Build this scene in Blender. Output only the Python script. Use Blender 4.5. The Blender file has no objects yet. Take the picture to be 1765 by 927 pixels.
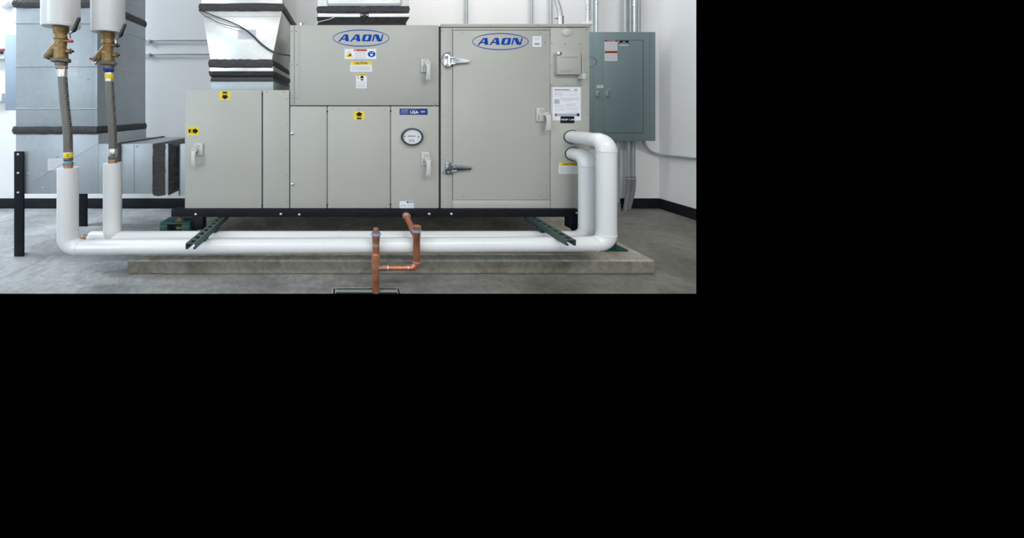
import bpy, bmesh, math, random
from mathutils import Vector, Matrix
random.seed(7)
SC = bpy.context.scene
COL = SC.collection

# ------------------------------------------------------------------ camera
# The picture occupies the upper left 1200x506 of a 1765x927 frame: nothing of the
# place is shown beyond it, so nothing of the place is built there.
K = 1.26            # everything in the photograph reads 1.26 times as wide as it is high
F, CX, CY, H = 520.0, 600.0, 187.0, 1.03
cam = bpy.data.cameras.new('camera'); camo = bpy.data.objects.new('camera', cam); COL.objects.link(camo)
cam.sensor_width = 36.0; cam.lens = F / 1765.0 * 36.0
cam.shift_x = (882.5 - CX) / 1765.0; cam.shift_y = -(463.5 - CY) / 1765.0
cam.clip_start = 0.05
camo.location = (0, 0, H); camo.rotation_euler = (math.pi / 2, 0, 0)
SC.camera = camo

# ------------------------------------------------------------------ world, lights, exposure
w = bpy.data.worlds.new('world'); SC.world = w; w.use_nodes = True
w.node_tree.nodes['Background'].inputs[0].default_value = (0, 0, 0, 1)
w.node_tree.nodes['Background'].inputs[1].default_value = 0.0
vs = SC.view_settings
vs.view_transform = 'Standard'; vs.look = 'None'; vs.exposure = 0.0; vs.gamma = 1.0; vs.use_curve_mapping = False
def area(name, loc, rot, sx, sy, power, col):
    l = bpy.data.lights.new(name, 'AREA'); l.shape = 'RECTANGLE'; l.size = sx; l.size_y = sy
    l.energy = power; l.color = col
    o = bpy.data.objects.new(name, l); COL.objects.link(o); o.location = loc; o.rotation_euler = rot
    return o
R = math.radians
area('ceiling_lamp_right', (1.3, 2.55, 3.2), (0, 0, 0), 2.6, 0.30, 30, (1.0, 0.99, 0.97))
area('ceiling_lamp_left', (-3.9, 2.3, 3.2), (0, 0, 0), 1.2, 0.5, 96, (0.80, 0.91, 1.0))
area('ceiling_lamp_near_left', (-1.6, -0.8, 3.3), (0, 0, 0), 2.4, 0.35, 50, (1.0, 0.99, 0.97))
area('ceiling_lamp_near_right', (1.6, -0.8, 3.3), (0, 0, 0), 2.4, 0.35, 68, (1.0, 0.985, 0.955))
area('window_daylight', (-4.5, -1.7, 1.7), (0, R(-90), 0), 2.2, 2.0, 95, (0.70, 0.87, 1.0))
area('open_door_daylight', (0.3, -2.9, 1.5), (R(90), 0, 0), 3.2, 2.6, 34, (0.92, 0.97, 1.0))

# ------------------------------------------------------------------ materials
def nodes(name):
    m = bpy.data.materials.new(name); m.use_nodes = True
    nt = m.node_tree; b = nt.nodes['Principled BSDF']
    return m, nt, b
def simple(name, col, rough=0.5, metal=0.0, var=0.06, scale=6.0, bump=0.0, bscale=40.0, coat=0.0, stretch=(1, 1, 1), spec=0.5):
    m, nt, b = nodes(name)
    tc = nt.nodes.new('ShaderNodeTexCoord'); mp = nt.nodes.new('ShaderNodeMapping')
    mp.inputs['Scale'].default_value = stretch
    nt.links.new(tc.outputs['Object'], mp.inputs[0])
    n = nt.nodes.new('ShaderNodeTexNoise'); n.inputs['Scale'].default_value = scale; n.inputs['Detail'].default_value = 5
    nt.links.new(mp.outputs[0], n.inputs['Vector'])
    r = nt.nodes.new('ShaderNodeValToRGB')
    r.color_ramp.elements[0].position = 0.3; r.color_ramp.elements[1].position = 0.7
    r.color_ramp.elements[0].color = tuple(c * (1 - var) for c in col) + (1,)
    r.color_ramp.elements[1].color = tuple(min(1, c * (1 + var)) for c in col) + (1,)
    nt.links.new(n.outputs[0], r.inputs[0]); nt.links.new(r.outputs[0], b.inputs['Base Color'])
    b.inputs['Roughness'].default_value = rough; b.inputs['Metallic'].default_value = metal
    b.inputs['Coat Weight'].default_value = coat; b.inputs['Specular IOR Level'].default_value = spec
    if bump:
        n2 = nt.nodes.new('ShaderNodeTexNoise'); n2.inputs['Scale'].default_value = bscale; n2.inputs['Detail'].default_value = 4
        nt.links.new(mp.outputs[0], n2.inputs['Vector'])
        bp = nt.nodes.new('ShaderNodeBump'); bp.inputs['Strength'].default_value = bump; bp.inputs['Distance'].default_value = 0.01
        nt.links.new(n2.outputs[0], bp.inputs['Height']); nt.links.new(bp.outputs[0], b.inputs['Normal'])
    return m
def galvanised(name, col, rough, metal=0.9):
    m, nt, b = nodes(name)
    tc = nt.nodes.new('ShaderNodeTexCoord')
    v = nt.nodes.new('ShaderNodeTexVoronoi'); v.inputs['Scale'].default_value = 34
    nt.links.new(tc.outputs['Object'], v.inputs['Vector'])
    n = nt.nodes.new('ShaderNodeTexNoise'); n.inputs['Scale'].default_value = 3.0; n.inputs['Detail'].default_value = 6
    nt.links.new(tc.outputs['Object'], n.inputs['Vector'])
    sep = nt.nodes.new('ShaderNodeSeparateColor'); nt.links.new(v.outputs['Color'], sep.inputs[0])
    mx = nt.nodes.new('ShaderNodeMath'); mx.operation = 'MULTIPLY_ADD'; mx.inputs[1].default_value = 0.18
    nt.links.new(sep.outputs[0], mx.inputs[0]); nt.links.new(n.outputs[0], mx.inputs[2])
    r = nt.nodes.new('ShaderNodeValToRGB')
    r.color_ramp.elements[0].position = 0.3; r.color_ramp.elements[1].position = 0.85
    r.color_ramp.elements[0].color = tuple(c * 0.88 for c in col) + (1,)
    r.color_ramp.elements[1].color = tuple(min(1, c * 1.08) for c in col) + (1,)
    nt.links.new(mx.outputs[0], r.inputs[0]); nt.links.new(r.outputs[0], b.inputs['Base Color'])
    mr = nt.nodes.new('ShaderNodeMapRange'); mr.inputs['To Min'].default_value = rough - 0.06; mr.inputs['To Max'].default_value = rough + 0.1
    nt.links.new(n.outputs[0], mr.inputs['Value']); nt.links.new(mr.outputs[0], b.inputs['Roughness'])
    b.inputs['Metallic'].default_value = metal
    return m
def concrete(name, c_dark, c_mid, c_light, scale=2.2, rough=0.55, bump=0.25, brown_tint=None):
    m, nt, b = nodes(name)
    tc = nt.nodes.new('ShaderNodeTexCoord')
    n1 = nt.nodes.new('ShaderNodeTexNoise'); n1.inputs['Scale'].default_value = scale; n1.inputs['Detail'].default_value = 9; n1.inputs['Roughness'].default_value = 0.68; n1.inputs['Distortion'].default_value = 0.6
    mp = nt.nodes.new('ShaderNodeMapping'); mp.inputs['Scale'].default_value = (1, 1.3, 1); mp.inputs['Rotation'].default_value = (0, 0, 0.5)
    nt.links.new(tc.outputs['Object'], mp.inputs[0]); nt.links.new(mp.outputs[0], n1.inputs['Vector'])
    r = nt.nodes.new('ShaderNodeValToRGB'); e = r.color_ramp.elements
    e[0].position = 0.30; e[0].color = c_dark + (1,); e[1].position = 0.72; e[1].color = c_light + (1,)
    k = e.new(0.5); k.color = c_mid + (1,)
    nt.links.new(n1.outputs[0], r.inputs[0])
    n2 = nt.nodes.new('ShaderNodeTexNoise'); n2.inputs['Scale'].default_value = 26; n2.inputs['Detail'].default_value = 10; n2.inputs['Roughness'].default_value = 0.72
    nt.links.new(tc.outputs['Object'], n2.inputs['Vector'])
    mxx = nt.nodes.new('ShaderNodeMix'); mxx.data_type = 'RGBA'; mxx.blend_type = 'OVERLAY'; mxx.inputs[0].default_value = 0.75
    nt.links.new(r.outputs[0], mxx.inputs[6]); nt.links.new(n2.outputs[0], mxx.inputs[7])
    out = mxx.outputs[2]
    if brown_tint:           # brown tint growing towards the right, with an irregular border
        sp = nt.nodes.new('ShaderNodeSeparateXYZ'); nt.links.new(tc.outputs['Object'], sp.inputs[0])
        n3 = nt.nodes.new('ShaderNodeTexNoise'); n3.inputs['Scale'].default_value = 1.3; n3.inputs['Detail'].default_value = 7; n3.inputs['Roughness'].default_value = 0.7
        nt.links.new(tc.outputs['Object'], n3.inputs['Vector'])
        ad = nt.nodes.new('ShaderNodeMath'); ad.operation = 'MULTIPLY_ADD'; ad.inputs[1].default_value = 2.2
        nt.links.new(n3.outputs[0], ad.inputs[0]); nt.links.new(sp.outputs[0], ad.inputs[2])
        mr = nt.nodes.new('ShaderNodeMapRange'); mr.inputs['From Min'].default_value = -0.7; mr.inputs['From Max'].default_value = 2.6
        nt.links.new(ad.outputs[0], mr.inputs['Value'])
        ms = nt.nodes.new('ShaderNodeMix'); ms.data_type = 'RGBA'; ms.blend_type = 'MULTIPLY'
        nt.links.new(mr.outputs[0], ms.inputs[0]); nt.links.new(out, ms.inputs[6]); ms.inputs[7].default_value = brown_tint + (1,)
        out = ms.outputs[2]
    nt.links.new(out, b.inputs['Base Color'])
    b.inputs['Roughness'].default_value = rough
    bp = nt.nodes.new('ShaderNodeBump'); bp.inputs['Strength'].default_value = bump; bp.inputs['Distance'].default_value = 0.006
    nt.links.new(n2.outputs[0], bp.inputs['Height']); nt.links.new(bp.outputs[0], b.inputs['Normal'])
    return m
def braid(name):
    m, nt, b = nodes(name)
    tc = nt.nodes.new('ShaderNodeTexCoord')
    hs = []
    for ang in (0.6, -0.6):
        mp = nt.nodes.new('ShaderNodeMapping'); mp.inputs['Rotation'].default_value = (0, ang, 0)
        nt.links.new(tc.outputs['Object'], mp.inputs[0])
        wv = nt.nodes.new('ShaderNodeTexWave'); wv.inputs['Scale'].default_value = 42; wv.bands_direction = 'X'
        nt.links.new(mp.outputs[0], wv.inputs['Vector']); hs.append(wv)
    mm = nt.nodes.new('ShaderNodeMath'); mm.operation = 'MULTIPLY'
    nt.links.new(hs[0].outputs[1], mm.inputs[0]); nt.links.new(hs[1].outputs[1], mm.inputs[1])
    r = nt.nodes.new('ShaderNodeValToRGB')
    r.color_ramp.elements[0].color = (0.05, 0.047, 0.043, 1); r.color_ramp.elements[1].color = (0.40, 0.385, 0.36, 1); r.color_ramp.elements[1].position = 0.55
    nt.links.new(mm.outputs[0], r.inputs[0]); nt.links.new(r.outputs[0], b.inputs['Base Color'])
    b.inputs['Metallic'].default_value = 0.7; b.inputs['Roughness'].default_value = 0.38
    bp = nt.nodes.new('ShaderNodeBump'); bp.inputs['Strength'].default_value = 0.5; bp.inputs['Distance'].default_value = 0.003
    nt.links.new(mm.outputs[0], bp.inputs['Height']); nt.links.new(bp.outputs[0], b.inputs['Normal'])
    return m

M = dict(
    wall=simple('wall_paint', (0.80, 0.80, 0.80), 0.75, var=0.015, scale=3, bump=0.05, bscale=220),
    baseboard=simple('black_vinyl', (0.012, 0.013, 0.016), 0.55, var=0.15, spec=0.15),
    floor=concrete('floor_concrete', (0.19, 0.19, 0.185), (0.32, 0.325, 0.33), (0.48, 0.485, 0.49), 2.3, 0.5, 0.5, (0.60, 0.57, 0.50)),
    pad_side=concrete('pad_shaded_side', (0.13, 0.115, 0.085), (0.225, 0.205, 0.165), (0.30, 0.28, 0.235), 4.0, 0.85, 0.8),
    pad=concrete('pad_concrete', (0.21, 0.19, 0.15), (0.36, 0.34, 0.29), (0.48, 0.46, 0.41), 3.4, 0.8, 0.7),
    unit=simple('cabinet_paint', (0.445, 0.445, 0.405), 0.42, var=0.025, scale=2.5, bump=0.02, bscale=300),
    unit_hw=simple('handle_plastic', (0.56, 0.56, 0.53), 0.4, var=0.03),
    gasket=simple('black_gasket', (0.012, 0.012, 0.013), 0.7, var=0.2),
    rail=simple('black_rail_paint', (0.009, 0.010, 0.014), 0.55, var=0.2, scale=12, spec=0.15),
    bolt=simple('bright_bolt', (0.75, 0.75, 0.72), 0.35, 0.6),
    screw=simple('screw_steel', (0.30, 0.31, 0.31), 0.4, 0.5),
    duct=galvanised('galvanised_steel', (0.42, 0.465, 0.50), 0.42, 0.22),
    duct_bright=galvanised('bright_galvanised_steel', (0.74, 0.74, 0.71), 0.34, 0.65),
    sealant=simple('duct_sealant', (0.040, 0.037, 0.040), 0.55, var=0.25, scale=30, bump=0.8, bscale=60),
    flex=simple('black_canvas', (0.012, 0.012, 0.013), 0.42, var=0.3, scale=20, bump=0.8, bscale=18),
    jacket=simple('white_pvc_jacket', (0.76, 0.765, 0.77), 0.22, var=0.012, scale=3),
    foam=simple('white_wrap', (0.80, 0.80, 0.79), 0.35, var=0.02),
    brass=simple('aged_brass', (0.235, 0.150, 0.052), 0.42, 0.5, var=0.30, scale=40, bump=0.25, bscale=120),
    brass_dark=simple('dark_bronze', (0.15, 0.125, 0.095), 0.45, 0.5, var=0.2, scale=40),
    copper=simple('copper', (0.50, 0.19, 0.105), 0.30, 0.5, var=0.30, scale=22),
    copper_bright=simple('polished_copper', (0.78, 0.36, 0.21), 0.14, 0.6, var=0.12, scale=22),
    copper_dull=simple('tarnished_copper', (0.33, 0.20, 0.13), 0.5, 0.6, var=0.3, scale=60),
    solder=simple('solder', (0.62, 0.60, 0.58), 0.35, 0.7, var=0.2, scale=60),
    steel=simple('bright_steel', (0.68, 0.69, 0.70), 0.25, 0.9, var=0.06),
    chrome=simple('chrome', (0.62, 0.65, 0.68), 0.16, 0.95, var=0.05),
    chrome_dark=simple('worn_chrome', (0.30, 0.33, 0.36), 0.22, 0.9, var=0.15, scale=30),
    braid=braid('braided_steel'),
    black=simple('black_plastic', (0.014, 0.015, 0.018), 0.35, var=0.2),
    red=simple('red_plastic', (0.55, 0.04, 0.06), 0.4),
    yellow=simple('yellow_print', (0.83, 0.62, 0.03), 0.45, var=0.03),
    white=simple('white_label', (0.80, 0.81, 0.84), 0.4, var=0.01),
    paper=simple('grey_paper', (0.66, 0.68, 0.72), 0.6, var=0.02),
    ink=simple('grey_ink', (0.42, 0.44, 0.50), 0.6),
    ink_dark=simple('dark_ink', (0.012, 0.012, 0.02), 0.6, spec=0.1),
    red_print=simple('red_print', (0.45, 0.035, 0.025), 0.45),
    orange=simple('orange_print', (0.62, 0.15, 0.015), 0.45),
    blue=simple('blue_print', (0.0, 0.060, 0.40), 0.55, var=0.03, spec=0.1),
    navy=simple('navy_print', (0.030, 0.040, 0.20), 0.55, spec=0.15),
    light_blue=simple('light_blue_print', (0.24, 0.34, 0.58), 0.45),
    cyan=simple('cyan_print', (0.06, 0.42, 0.75), 0.45),
    pink=simple('pink_print', (0.55, 0.40, 0.46), 0.5),
    green=simple('green_paint', (0.003, 0.040, 0.031), 0.5, var=0.2, scale=15),
    strut=simple('green_strut_paint', (0.045, 0.075, 0.066), 0.45, var=0.12, scale=20),
    panel=simple('grey_green_enamel', (0.21, 0.28, 0.295), 0.42, var=0.02, scale=3),
    emt=simple('galvanised_conduit', (0.70, 0.73, 0.74), 0.28, 0.45, var=0.08, scale=14),
    emt_dull=simple('dull_conduit', (0.40, 0.44, 0.455), 0.40, 0.3, var=0.08, scale=14),
    pvc=simple('grey_pvc', (0.20, 0.21, 0.23), 0.5, var=0.06),
    cable=simple('cable_sheath', (0.05, 0.06, 0.075), 0.4, var=0.15),
    dial=simple('dial_face', (0.66, 0.69, 0.73), 0.3, var=0.02),
    bezel=simple('gauge_bezel', (0.035, 0.042, 0.052), 0.35, var=0.1),
    grey_box=simple('grey_enamel', (0.27, 0.34, 0.42), 0.5, var=0.03),
    iron=simple('cast_iron', (0.03, 0.03, 0.03), 0.6, var=0.3, scale=50),
)

# ------------------------------------------------------------------ mesh helpers
def P(px, py, Y):
    """photo pixel on the upright plane at distance Y -> point"""
    return Vector(((px - CX) / F * Y, Y, H - (py - CY) / F * Y))
def PXs(px, Y): return (px - CX) / F * Y
def PZ(py, Y): return H - (py - CY) / F * Y

class MB:
    def __init__(s): s.v = []; s.f = []; s.m = []
    def add(s, vs, fs, mi=0):
        b = len(s.v); s.v += [Vector(v) for v in vs]
        for f in fs: s.f.append([b + i for i in f]); s.m.append(mi)
        return s
    def box(s, x0, x1, y0, y1, z0, z1, mi=0):
        return s.add([(x0,y0,z0),(x1,y0,z0),(x1,y1,z0),(x0,y1,z0),(x0,y0,z1),(x1,y0,z1),(x1,y1,z1),(x0,y1,z1)],
              [(0,3,2,1),(4,5,6,7),(0,1,5,4),(1,2,6,5),(2,3,7,6),(3,0,4,7)], mi)
    def pbox(s, px0, px1, py0, py1, Y, Y2, mi=0, Yr=None):
        """box whose front face covers these pixels at distance Y (or Yr), back face at Y2"""
        q = Yr or Y
        return s.box(PXs(px0, q), PXs(px1, q), Y, Y2, PZ(py1, q), PZ(py0, q), mi)
    def quad(s, px0, px1, py0, py1, Y, mi=0):
        return s.add([P(px0,py1,Y), P(px1,py1,Y), P(px1,py0,Y), P(px0,py0,Y)], [(0,1,2,3)], mi)
    def poly(s, pts, Y, mi=0):
        return s.add([P(a, b, Y) for a, b in pts], [tuple(range(len(pts)))], mi)
    def prism(s, pts, Y, Y2, mi=0, q=None):
        """pixel outline at distance q (default Y), extruded from Y back to Y2"""
        q = q or Y; n = len(pts)
        a = [(PXs(x, q), Y, PZ(y, q)) for x, y in pts]; b = [(x, Y2, z) for x, _, z in a]
        return s.add(a + b, [tuple(range(n)), tuple(range(2*n-1, n-1, -1))] + [(i, i+n, (i+1) % n + n, (i+1) % n) for i in range(n)], mi)
    def plan(s, pts, z0, z1, mi=0):
        n = len(pts); a = [(x, y, z0) for x, y in pts] + [(x, y, z1) for x, y in pts]
        return s.add(a, [tuple(range(n-1, -1, -1)), tuple(range(n, 2*n))] + [(i, (i+1) % n, (i+1) % n + n, i+n) for i in range(n)], mi)
    def sweep(s, pts, rad, seg=20, mi=0, cap=True):
        """round tube along points; rad one number or one per point; round before the photograph's widening"""
        p = [Vector((q[0] / K, q[1], q[2])) for q in pts]
        n = len(p); rr = rad if isinstance(rad, (list, tuple)) else [rad] * n
        T = []
        for i in range(n):
            a = p[max(0, i-1)]; c = p[min(n-1, i+1)]; d = c - a
            if d.length < 1e-9: d = p[min(n-1, i+1)] - p[0] if i else p[-1] - p[0]
            T.append(d.normalized())
        u = T[0].orthogonal().normalized(); vv = []
        for i in range(n):
            u = (u - T[i] * u.dot(T[i])).normalized(); w2 = T[i].cross(u)
            for k in range(seg):
                a = 2 * math.pi * k / seg
                q = p[i] + (u * math.cos(a) + w2 * math.sin(a)) * rr[i]
                vv.append((q.x * K, q.y, q.z))
        fs = [(i*seg+k, i*seg+(k+1) % seg, (i+1)*seg+(k+1) % seg, (i+1)*seg+k) for i in range(n-1) for k in range(seg)]
        if cap: fs += [tuple(range(seg-1, -1, -1)), tuple(range((n-1)*seg, n*seg))]
        return s.add(vv, fs, mi)
    def lathe(s, o, d, prof, seg=24, mi=0):
        """rings (t, r) along direction d from o"""
        o = Vector((o[0] / K, o[1], o[2])); d = Vector(d).normalized()
        u = d.orthogonal().normalized(); w2 = d.cross(u); vv = []
        for t, r in prof:
            for k in range(seg):
                a = 2 * math.pi * k / seg
                q = o + d * t + (u * math.cos(a) + w2 * math.sin(a)) * max(r, 1e-5)
                vv.append((q.x * K, q.y, q.z))
        n = len(prof)
        fs = [(i*seg+k, i*seg+(k+1) % seg, (i+1)*seg+(k+1) % seg, (i+1)*seg+k) for i in range(n-1) for k in range(seg)]
        fs += [tuple(range(seg-1, -1, -1)), tuple(range((n-1)*seg, n*seg))]
        return s.add(vv, fs, mi)
    def text(s, string, px0, px1, py0, py1, Y, mi=0, bold=0.02):
        c = bpy.data.curves.new('t', 'FONT'); c.body = string; c.offset = bold; c.resolution_u = 2
        o = bpy.data.objects.new('t', c); COL.objects.link(o)
        bpy.context.view_layer.update()
        me = bpy.data.meshes.new_from_object(o.evaluated_get(bpy.context.evaluated_depsgraph_get()))
        xs = [v.co.x for v in me.vertices]; ys = [v.co.y for v in me.vertices]
        a, b2, c0, d0 = min(xs), max(xs), min(ys), max(ys)
        X0, X1, Z0, Z1 = PXs(px0, Y), PXs(px1, Y), PZ(py1, Y), PZ(py0, Y)
        s.add([(X0 + (v.co.x - a) / (b2 - a) * (X1 - X0), Y, Z0 + (v.co.y - c0) / (d0 - c0) * (Z1 - Z0)) for v in me.vertices],
              [tuple(p.vertices) for p in me.polygons], mi)
        bpy.data.objects.remove(o); bpy.data.curves.remove(c); bpy.data.meshes.remove(me)
        return s
    def lines(s, px0, px1, ys, h, Y, mi=0, seed=1):
        """rows of small unreadable print: broken strips"""
        rg = random.Random(seed)
        for y in ys:
            x = px0
            while x < px1 - 0.6:
                wd = min(rg.uniform(1.5, 4.5), px1 - x)
                s.quad(x, x + wd, y - h / 2, y + h / 2, Y, mi); x += wd + 0.5
        return s
    def build(s, name, mats, parent=None, bevel=0.0, seg=2, smooth=True, base=None, angle=35):
        me = bpy.data.meshes.new(name)
        loc = Vector((0, 0, 0))
        if parent is not None:
            r = parent
            while r.parent: r = r.parent
            loc = r.location.copy()
        else:
            xs = [v.x for v in s.v]; ys = [v.y for v in s.v]; zs = [v.z for v in s.v]
            loc = Vector(base) if base else Vector(((min(xs)+max(xs))/2, (min(ys)+max(ys))/2, min(zs)))
        me.from_pydata([v - loc for v in s.v], [], s.f)
        if not isinstance(mats, (list, tuple)): mats = [mats]
        for q in mats: me.materials.append(M[q])
        for p, i in zip(me.polygons, s.m): p.material_index = i
        bm = bmesh.new(); bm.from_mesh(me)
        bmesh.ops.recalc_face_normals(bm, faces=bm.faces) if any(len(f.verts) and not e.is_boundary for f in bm.faces for e in f.edges) else None
        if bevel:
            ed = [e for e in bm.edges if len(e.link_faces) == 2 and e.calc_face_angle(0) > R(40)]
            bmesh.ops.bevel(bm, geom=ed, offset=bevel, segments=seg, affect='EDGES', profile=0.5, clamp_overlap=True)
        bm.to_mesh(me); bm.free()
        if smooth:
            for p in me.polygons: p.use_smooth = True
            me.set_sharp_from_angle(angle=R(angle))
        o = bpy.data.objects.new(name, me); COL.objects.link(o)
        if parent is not None: o.parent = parent
        else: o.location = loc
        return o

def thing(name, label, cat, loc, group=None):
    o = bpy.data.objects.new(name, None); COL.objects.link(o); o.location = loc
    o.empty_display_size = 0.1
    o['label'] = label; o['category'] = cat
    if group: o['group'] = group
    return o
def tag(o, label, cat, group=None):
    o['label'] = label; o['category'] = cat
    if group: o['group'] = group
    return o
def struct(o, label=None):
    o['kind'] = 'structure'
    if label: o['label'] = label
    return o
def lab(o, label): o['label'] = label; return o
def arc(c, a, b, n=8):
    """quarter bend at corner c between points a (before) and b (after): points on the curve"""
    a, b, c = Vector(a), Vector(b), Vector(c)
    out = []
    for i in range(n + 1):
        t = i / n * math.pi / 2
        out.append(c + (a - c) * (1 - math.sin(t)) + (b - c) * (1 - math.cos(t)))
    return out
def curve(pts, n=10):
    """smooth Catmull-Rom line through points"""
    p = [Vector(q) for q in pts]; p = [p[0] * 2 - p[1]] + p + [p[-1] * 2 - p[-2]]; out = []
    for i in range(1, len(p) - 2):
        for k in range(n):
            t = k / n; a, b, c, d = p[i-1], p[i], p[i+1], p[i+2]
            out.append(0.5 * ((2*b) + (c-a)*t + (2*a-5*b+4*c-d)*t*t + (3*b-a-3*c+d)*t**3))
    out.append(p[-2]); return out

# ------------------------------------------------------------------ the setting
YW = 3.114                      # back wall
XR = (1136.3 - CX) / F * YW     # right wall
EDGE = 600.0 / F                # right limit of what the photograph shows: X = EDGE * Y
YF = F * H / (506 - CY)         # nearest floor shown
XL, YB, ZC = -4.6, -3.0, 3.5
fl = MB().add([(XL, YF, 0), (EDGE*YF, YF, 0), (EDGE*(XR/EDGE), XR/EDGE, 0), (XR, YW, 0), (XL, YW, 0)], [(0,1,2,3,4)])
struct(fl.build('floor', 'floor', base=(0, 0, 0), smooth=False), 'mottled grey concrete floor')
struct(MB().box(XL, XR + 0.12, YW, YW + 0.12, 0, ZC).build('wall_back', 'wall', base=(0, YW, 0), smooth=False), 'white painted back wall')
yr = XR / EDGE
struct(MB().plan([(XR, yr), (XR + 0.12, yr + 0.12/EDGE), (XR + 0.12, YW), (XR, YW)], 0, ZC).build('wall_right', 'wall', base=(XR, yr, 0), smooth=False), 'white painted right wall')
struct(MB().box(XR, XR + 0.12, YB, -0.05, 0, ZC).build('wall_right', 'wall', smooth=False))
struct(MB().box(XL - 0.12, XL, YB, YW, 0, ZC).build('wall_left', 'wall', smooth=False))
struct(MB().box(XL, XR, YB - 0.12, YB, 0, ZC).build('wall_front', 'wall', smooth=False))
struct(MB().box(XL, XR + 0.12, YB, YW, ZC, ZC + 0.1).build('ceiling', 'wall', smooth=False))
BB = 0.104
struct(MB().box(XL, XR, YW - 0.008, YW, 0, BB).build('baseboard_back', 'baseboard', bevel=0.002), 'black vinyl baseboard along the back wall')
xb = XR - 0.010
struct(MB().plan([(xb, xb/EDGE), (XR, XR/EDGE), (XR, YW - 0.008), (xb, YW - 0.008)], 0, BB).build('baseboard_right', 'baseboard'), 'black vinyl baseboard along the right wall')

# concrete pad
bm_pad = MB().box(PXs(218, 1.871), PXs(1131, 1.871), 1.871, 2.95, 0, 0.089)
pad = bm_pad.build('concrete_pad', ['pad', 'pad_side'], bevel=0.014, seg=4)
for p in pad.data.polygons:         # trowelled top; formed sides browner, shade from above painted into their colour
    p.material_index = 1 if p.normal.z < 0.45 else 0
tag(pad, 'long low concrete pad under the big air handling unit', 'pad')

# ------------------------------------------------------------------ air handling unit
YU, YBK = 2.031, 2.83
unit = thing('air_handling_unit', 'large beige grey metal air handling unit with two blue oval logos', 'air handler', (0.06, 2.4, 0.311))
def body(name, a, b, c, d, label=None):
    o = MB().pbox(a, b, c, d, YU + 0.014, YBK, Yr=YU).build(name, 'unit', unit, bevel=0.004)
    if label: lab(o, label)
    return o
body('cabinet_body', 319.2, 498.3, 155.8, 360)
body('cabinet_body', 500.4, 756.4, 43.6, 182.2)
body('cabinet_body', 500.4, 756.4, 183.2, 360)
body('cabinet_body', 760.0, 1015.6, 44, 360)
gk = MB()
for a, b, c, d in [(450.6, 453.2, 158, 359.5), (498.4, 500.4, 158, 360), (756.2, 760.2, 45, 360), (500.8, 756, 181.6, 183.6), (779.6, 781, 52, 344), (781, 948, 344.3, 345.1)]:
    gk.pbox(a, b, c, d, YU + 0.009, YU + 0.0139, Yr=YU)
gk.build('gasket_seam', 'gasket', unit)
def panel(a, b, c, d, name='access_panel', y0=None, label=None):
    y0 = y0 or YU
    o = MB().pbox(a, b, c, d, y0, YU + 0.0138, Yr=YU).build(name, 'unit', unit, bevel=0.0025)
    if label: lab(o, label)
    return o
p_l1 = panel(318.5, 450.9, 155.2, 360.2)
p_l2 = panel(453.0, 498.6, 155.2, 360.2)
p_u0 = panel(500.2, 507.2, 43.2, 181.6)
p_u1 = panel(507.6, 756.4, 43.2, 181.6)
p_c1 = panel(500.2, 562.9, 183.2, 360.2)
p_c2 = panel(564.9, 672.1, 183.2, 360.2)
p_c3 = panel(674.1, 756.4, 183.2, 360.2)
p_r1 = panel(760.0, 779.9, 47.6, 360, 'frame_panel')
p_r2 = panel(780.2, 948.2, 47.6, 52.0, 'frame_panel')
p_r3 = panel(780.2, 948.2, 345.0, 360, 'frame_panel')
p_r4 = panel(949.0, 1016, 47.6, 360, 'frame_panel')
door = panel(780.8, 948.0, 52.4, 344.4, 'cabinet_door')
panel(759.6, 1016.2, 41.4, 46.9, 'top_cap', YU - 0.006)
# raised edge strips of the upper panel
for x in (514.2, 517.0):
    MB().pbox(x - 0.35, x + 0.35, 46, 179, YU - 0.0012, YU).build('panel_bead', 'unit', unit)
# base rail under the cabinets
YR_ = 2.0
rl = MB().pbox(295, 998, 361.2, 374, YR_, YR_ + 0.008)
zt, zb = PZ(361.2, YR_), PZ(374, YR_)
x0, x1 = PXs(295, YR_), PXs(998, YR_)
rl.box(x0, x1, YR_ + 0.008, YR_ + 0.06, zt - 0.006, zt).box(x0, x1, YR_ + 0.008, YR_ + 0.05, zb, zb + 0.006)
lab(rl.build('base_rail', 'rail', unit, bevel=0.0015), 'long black steel base rail with bright bolts')
MB().box(x0, x1, 2.76, 2.80, zb, zt).build('base_rail', 'rail', unit, bevel=0.0015)
for xx in (x0 + 0.2, PXs(925, 2.0)):
    MB().box(xx, xx + 0.05, YR_ + 0.06, 2.76, zb, zt).build('cross_rail', 'rail', unit)
MB().box(x0 + 0.05, x1 - 0.02, YR_ + 0.065, 2.755, zt - 0.003, zt + 0.0005).build('bottom_pan', 'rail', unit)
MB().pbox(982, 998.5, 373.8, 393.6, YR_, YR_ + 0.05).build('mount_bracket', 'rail', unit, bevel=0.002)
MB().pbox(332, 349.5, 373.8, 396, YR_ - 0.002, YR_ + 0.05).build('mount_bracket', 'rail', unit, bevel=0.002)
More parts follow.
